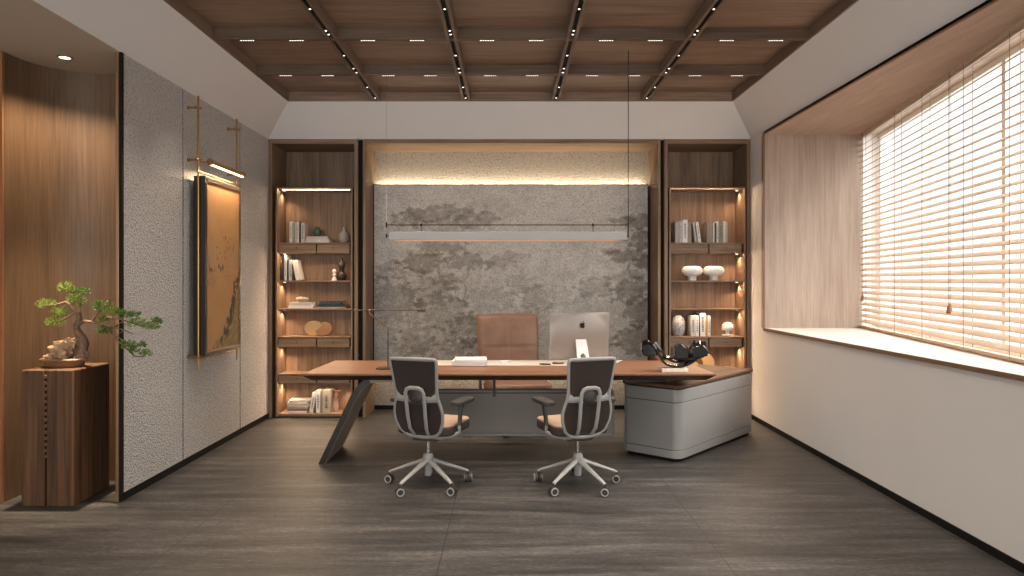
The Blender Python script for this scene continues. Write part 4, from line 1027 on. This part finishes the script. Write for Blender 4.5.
# ------------------------------------------------------------------ what stands on the shelves
SZ = [s[0] for s in SHELF]       # shelf tops: 1..6
YF = 7.72
covers = {'white': plain('cover_white', (.74, .72, .70), .5), 'grey': plain('cover_grey', (.36, .34, .32), .55), 'beige': plain('cover_beige', (.50, .43, .35), .55), 'black': plain('cover_black', (.02, .02, .022), .4),
          'blue': plain('cover_blue', (.02, .035, .085), .45), 'pale': plain('cover_pale_grey', (.52, .50, .48), .55), 'olive': plain('cover_olive', (.30, .28, .21), .55), 'orange': plain('cover_orange', (.60, .30, .09), .5),
          'taupe': plain('cover_taupe', (.28, .23, .19), .55), 'green': plain('cover_dark_green', (.025, .035, .025), .45), 'brown': plain('cover_brown', (.20, .13, .09), .55)}
inkm = plain('spine_print', (.10, .09, .09), .6)
def book(px0, px1, pytop, shelf, col, label, lean=0.0, depth=.17, marks=1, Y=YF):
    z = SZ[shelf]+.0008; x0, x1 = PX(px0, Y), PX(px1, Y); th = x1-x0-.0012; h = PZ(pytop, Y)-z
    t = empty('book', (x0 if lean >= 0 else x1, Y, z), label, 'book'); t.rotation_euler = (0, lean, 0)
    o = 0 if lean >= 0 else -th; mat = covers[col]; c = min(.003, th*.18)
    if lean:      # stand on the lower corner
        t.location.x = x0 if lean < 0 else x1-0; o = 0 if lean < 0 else -th
    MB().box(o, o+c, 0, depth, 0, h).box(o+th-c, o+th, 0, depth, 0, h).box(o+c, o+th-c, 0, c, 0, h).build('cover', mat, t, bevel=.0006)
    MB().box(o+c, o+th-c, c, depth-.004, .002, h-.003).build('pages', paperw, t)
    if marks and th > .012:
        m = MB(); r = random.Random(int(px0*10)); zc = h*.2
        while zc < h*.8:
            l_ = r.uniform(.004, .016); m.box(o+th*.35, o+th*.65, -.0006, .0003, zc, zc+l_); zc += l_+r.uniform(.004, .008)
        m.build('spine_print', inkm, t)
    return t
# left bookcase
book(289.5, 292.2, 221.5, 1, 'white', 'tall white book at the outer end of the upright row beside the green jar')
book(292.4, 294.4, 223, 1, 'grey', 'thin grey book second in the upright row left of the green jar', marks=0)
book(294.6, 296.4, 222.4, 1, 'beige', 'thin beige book third in the upright row left of the green jar', marks=0)
book(296.6, 299, 222, 1, 'white', 'white book beside the black spine in the upper left bookcase row')
book(299.2, 300.8, 221.5, 1, 'black', 'thin black book in the top upright row of the left bookcase', marks=0)
book(301, 304.6, 222.6, 1, 'pale', 'thick pale grey book next to the lying books under the green jar')
def vase(name, px, Y, shelf_z, prof, mat, label, cat='vase', k=1.0, part='body', seg=28):
    t = empty(name, (PX(px, Y), Y, shelf_z+.0008), label, cat)
    MB().lathe([(r*k, z*k) for r, z in prof], seg).build(part, mat, t, smooth=True); return t
z1 = SZ[1]
stonew = plain('veined_white', (.60, .56, .52), .55, var=.16, nscale=30)
flatbook(305, 329, 7.72, z1+.001, .036, .18, stonew, paperw, 'mottled white book lying lowest under the green jar')
flatbook(306, 327.5, 7.72, z1+.038, .032, .17, covers['pale'], paperw, 'pale book lying on top, directly under the green jar', rz=.03)
gj = vase('jar', 317.3, 7.80, z1+.0705, [(0, 0), (.022, 0), (.040, .018), (.048, .045), (.044, .070), (.026, .085), (.024, .092), (.030, .098), (.030, .104), (.018, .106), (0, .106)], plain('green_glaze', (.045, .085, .060), .25, var=.2), 'small dark green round jar on two lying books', 'jar')
vase('vase', 344, 7.80, z1, [(0, 0), (.030, 0), (.052, .030), (.060, .062), (.050, .098), (.026, .128), (.013, .150), (.010, .176), (.007, .180), (0, .172)], plain('grey_stoneware', (.36, .33, .31), .6, var=.1), 'grey teardrop vase with thin neck on the upper left shelf')
book(282, 284.2, 255.6, 2, 'black', 'black book against the side panel on the second left shelf')
book(284.4, 286.8, 255.2, 2, 'white', 'tall white book right next to the black book', marks=1)
book(287, 288.5, 260, 2, 'blue', 'thin dark blue book on the second left shelf', marks=0)
book(288.7, 291.8, 259.8, 2, 'pale', 'pale grey book between the blue book and the leaning white one')
book(296.0, 300.4, 260.2, 2, 'white', 'white book leaning on the upright books, second left shelf', lean=-.19, marks=0)
# white knot vase and black gourd vase
t = vase('vase', 334.2, 7.76, SZ[2], [(0, 0), (.030, 0), (.022, .020), (.012, .045), (.018, .052), (.022, .062), (.014, .072), (.017, .085), (.022, .104), (.014, .122), (0, .124)], white_c, 'small white knotted vase beside the black gourd vase')
vase('vase', 341.6, 7.80, SZ[2], [(0, 0), (.038, 0), (.054, .022), (.058, .048), (.046, .078), (.026, .098), (.030, .106), (.030, .114), (.022, .120), (.032, .142), (.035, .168), (.028, .196), (.015, .214), (.017, .232), (.010, .246), (0, .247)], plain('matt_black', (.018, .017, .016), .5), 'black double gourd vase on the second left shelf')
z3 = SZ[3]
flatbook(288.5, 312.5, 7.72, z3+.001, .030, .18, paperw, paperw, 'white book lying at the bottom beneath the squat stone pot')
flatbook(289.2, 311.5, 7.72, z3+.0325, .034, .17, covers['pale'], paperw, 'pale book lying directly beneath the squat stone pot', rz=-.03)
t = vase('pot', 302.3, 7.80, z3+.067, [(0, 0), (.045, 0), (.066, .020), (.068, .036), (.055, .052), (.020, .058), (0, .059)], plain('olive_stone', (.30, .26, .17), .7, var=.2, bump=.4), 'squat olive stone pot with a tiny knob on two lying books', 'pot')
MB().lathe([(0, .056), (.008, .058), (.005, .070), (.007, .078), (0, .082)], 12).build('knob', brassdark, t, smooth=True)
zz_ = z3+.001
for k, (a, b, th, c_, rz, lab) in enumerate(((317, 345, .014, 'grey', .0, 'grey magazine lowest in the dark pile on the third left shelf'), (317.5, 343, .014, 'blue', .05, 'blue-black magazine second in the dark pile'), (318.5, 344.5, .013, 'green', -.06, 'dark green magazine in the middle of the dark pile'), (319, 340, .013, 'black', .08, 'black magazine second from the top of the dark pile'), (320, 343, .014, 'green', -.03, 'dark green magazine on top of the dark pile'))):
    flatbook(a, b, 7.73, zz_, th, .17, covers[c_], paperw, lab, 'magazine', None, rz, 'magazine'); zz_ += th+.0015
def discs(px, py, Y, z, label, s=1.0):
    t = empty('disc_sculpture', (PX(px, Y), Y, z+.001), label, 'sculpture')
    m1 = Matrix.Translation((-.052*s, 0, .083*s)) @ Matrix.Rotation(math.radians(9), 4, 'Z') @ Matrix.Rotation(math.radians(99), 4, 'X')
    m2 = Matrix.Translation((.052*s, .0, .076*s)) @ Matrix.Rotation(math.radians(-9), 4, 'Z') @ Matrix.Rotation(math.radians(78), 4, 'X')
    MB().lathe([(0, -.003), (.100*s, -.003), (.102*s, 0), (.100*s, .003), (0, .003)], 48, sy=.82, M=m1).build('gold_disc', gold, t, smooth=True)['label'] = 'gold disc'
    MB().lathe([(0, -.003), (.098*s, -.003), (.100*s, 0), (.098*s, .003), (0, .003)], 48, sy=.76, M=m2).build('brown_disc', browndisc, t, smooth=True)['label'] = 'brown disc'
    return t
discs(318.7, 0, 7.80, SZ[4], 'sculpture of two overlapping gold and brown discs on the left bookcase')
z6 = SZ[6]; zz_ = z6+.001
for k, (a, b, th, c_, rz, lab) in enumerate(((287.5, 307, .018, 'white', 0, 'white book lowest in the pile on the bottom left shelf'), (287, 308, .024, 'brown', .03, 'brown book second in the pile on the bottom left shelf'), (287.5, 308, .020, 'grey', -.03, 'grey book third in the pile on the bottom left shelf'), (287, 309, .030, 'beige', .05, 'beige book fourth in the pile on the bottom left shelf'), (287.5, 306.5, .022, 'white', .0, 'white book second from the top of the bottom shelf pile'), (288.5, 309, .016, 'pale', .09, 'pale book on top of the pile on the bottom left shelf'))):
    flatbook(a, b, 7.73, zz_, th, .18, covers[c_], paperw, lab, 'book', None, rz); zz_ += th+.0012
book(309.0, 312.8, 392.8, 6, 'white', 'white book leaning against the upright books on the bottom shelf', lean=.16)
book(315.9, 320.2, 390.2, 6, 'white', 'white upright book beside the leaning one on the bottom shelf')
book(320.4, 322.2, 390.8, 6, 'taupe', 'thin taupe book on the bottom left shelf', marks=0)
book(322.4, 330.4, 389.8, 6, 'beige', 'thick beige book beside the glass vase of dried flowers')
# dried flowers
def flowers():
    Y = 7.80; t = empty('flower_vase', (PX(336.2, Y), Y, z6+.001), 'small pinkish glass vase of dried flowers on the bottom left shelf', 'vase')
    gm, n, l, b = newmat('pink_glass'); b.inputs['Base Color'].default_value = (.75, .58, .50, 1); b.inputs['Roughness'].default_value = .1; b.inputs['Alpha'].default_value = .55
    MB().lathe([(0, 0), (.024, 0), (.028, .01), (.026, .08), (.020, .13), (.024, .145), (.021, .145), (.017, .13), (.022, .08), (.023, .012), (0, .010)], 24).build('glass', gm, t, smooth=True)
    st = plain('dry_stem', (.22, .15, .08), .8); bl_ = plain('dry_blossom', (.42, .24, .19), .8, var=.3)
    r = random.Random(5)
    m = MB(); tips = []
    for k in range(9):
        e = Vector((r.uniform(-.034, .036), r.uniform(-.03, .03), r.uniform(.165, .235))); m.tube([(0, 0, .02), (e.x*.3, e.y*.3, .12), e], .0014, 5); tips.append(e)
    m.build('stems', st, t)
    for e in tips:
        m = MB()
        for j in range(7): m.blob(e+Vector((r.uniform(-.014, .014), r.uniform(-.012, .012), r.uniform(-.012, .012))), (.006, .006, .006), 1, .3, 3, j)
        m.build('blossom', bl_, t)
flowers()
# right bookcase
book(675.2, 679.2, 221.8, 1, 'grey', 'grey book at the jamb end of the top row, right bookcase', marks=0)
book(679.4, 682.4, 221.4, 1, 'pale', 'pale book beside the tall white one, right bookcase top row')
book(682.6, 687.8, 219.7, 1, 'white', 'tallest white book in the top row of the right bookcase')
book(688, 691.6, 222.2, 1, 'taupe', 'taupe book beside the tallest white book, right bookcase', marks=0)
book(695.0, 697.4, 222.4, 1, 'grey', 'thin grey book leaning in the top row, right bookcase', lean=-.13, marks=0)
book(698.3, 701.4, 222.0, 1, 'white', 'white book leaning at the end of the first group, right bookcase', lean=-.135)
book(707, 713, 222.8, 1, 'taupe', 'thick taupe book starting the second group, right bookcase', marks=0)
book(713.2, 714.6, 222.5, 1, 'white', 'thin white book next to the black spine, right bookcase', marks=0)
book(714.8, 716.4, 223, 1, 'black', 'thin black book in the second group, right bookcase', marks=0)
book(716.6, 718.6, 221.3, 1, 'white', 'thin white book right after the black one, right bookcase')
book(718.8, 723.2, 221.6, 1, 'olive', 'olive grey book in the second group, right bookcase')
book(723.4, 725.6, 221, 1, 'white', 'white book second to last in the second group, right bookcase', marks=0)
book(725.8, 727.6, 221.8, 1, 'pale', 'pale book ending the second group, right bookcase', marks=0)
for px, lab in ((692, 'white mushroom vase nearer the mural on the second right shelf'), (713.6, 'white mushroom vase nearer the window on the second right shelf')):
    vase('mushroom_vase', px, 7.78, SZ[2], [(0, 0), (.046, 0), (.046, .042), (.050, .048), (.085, .056), (.108, .078), (.114, .104), (.108, .130), (.088, .150), (.05, .158), (.040, .156), (.035, .150), (0, .148)], white_c, lab, k=1.0, seg=36)
t = vase('stone_vase', 678.3, 7.80, SZ[4], [(0, 0), (.048, 0), (.066, .04), (.074, .095), (.070, .150), (.054, .195), (.030, .220), (.024, .224), (.018, .216), (0, .21)], textile('speckled_stone', (.06, .06, .065), (.42, .42, .43), scale=70, bump=1.0, dist=.006), 'grey speckled stone ovoid vase on the fourth right shelf')
book(691, 695.4, 315.6, 4, 'pale', 'pale book beside the speckled stone vase')
book(695.6, 699, 315.4, 4, 'white', 'white book second from the speckled stone vase')
book(699.2, 700, 314.2, 4, 'black', 'very thin black book beside the tall white one, fourth right shelf', marks=0)
book(700.2, 705.6, 313, 4, 'white', 'tall white book with dark spine print, fourth right shelf')
book(705.8, 707.8, 315, 4, 'orange', 'thin orange book on the fourth right shelf', marks=0)
book(708, 710.6, 316, 4, 'white', 'white book beside the thin orange one')
def mlamp():
    Y = 7.78; t = empty('mushroom_lamp', (PX(727.5, Y), Y, SZ[4]+.001), 'small white mushroom table lamp on the fourth right shelf', 'lamp')
    MB().lathe([(0, 0), (.060, 0), (.062, .004), (.062, .014), (.056, .018), (0, .018)], 32).build('base', white_c, t, smooth=True)
    MB().lathe([(.024, .016), (.020, .030), (.020, .050), (.030, .066)], 24).build('stem', white_c, t, smooth=True)
    MB().lathe([(0, .062), (.058, .062), (.062, .068), (.062, .095), (.054, .124), (.034, .144), (0, .152)], 32).build('shade', white_c, t, smooth=True)
    MB().tube([(math.cos(PI*k/16)*.055, 0, .168+math.sin(PI*k/16)*.045) for k in range(17)], .0012, 5).build('wire_ring', brass, t)
mlamp()
discs(697, 0, 7.80, SZ[5], 'sculpture of overlapping gold and brown discs on the right bookcase', 1.30).rotation_euler = (0, 0, PI)
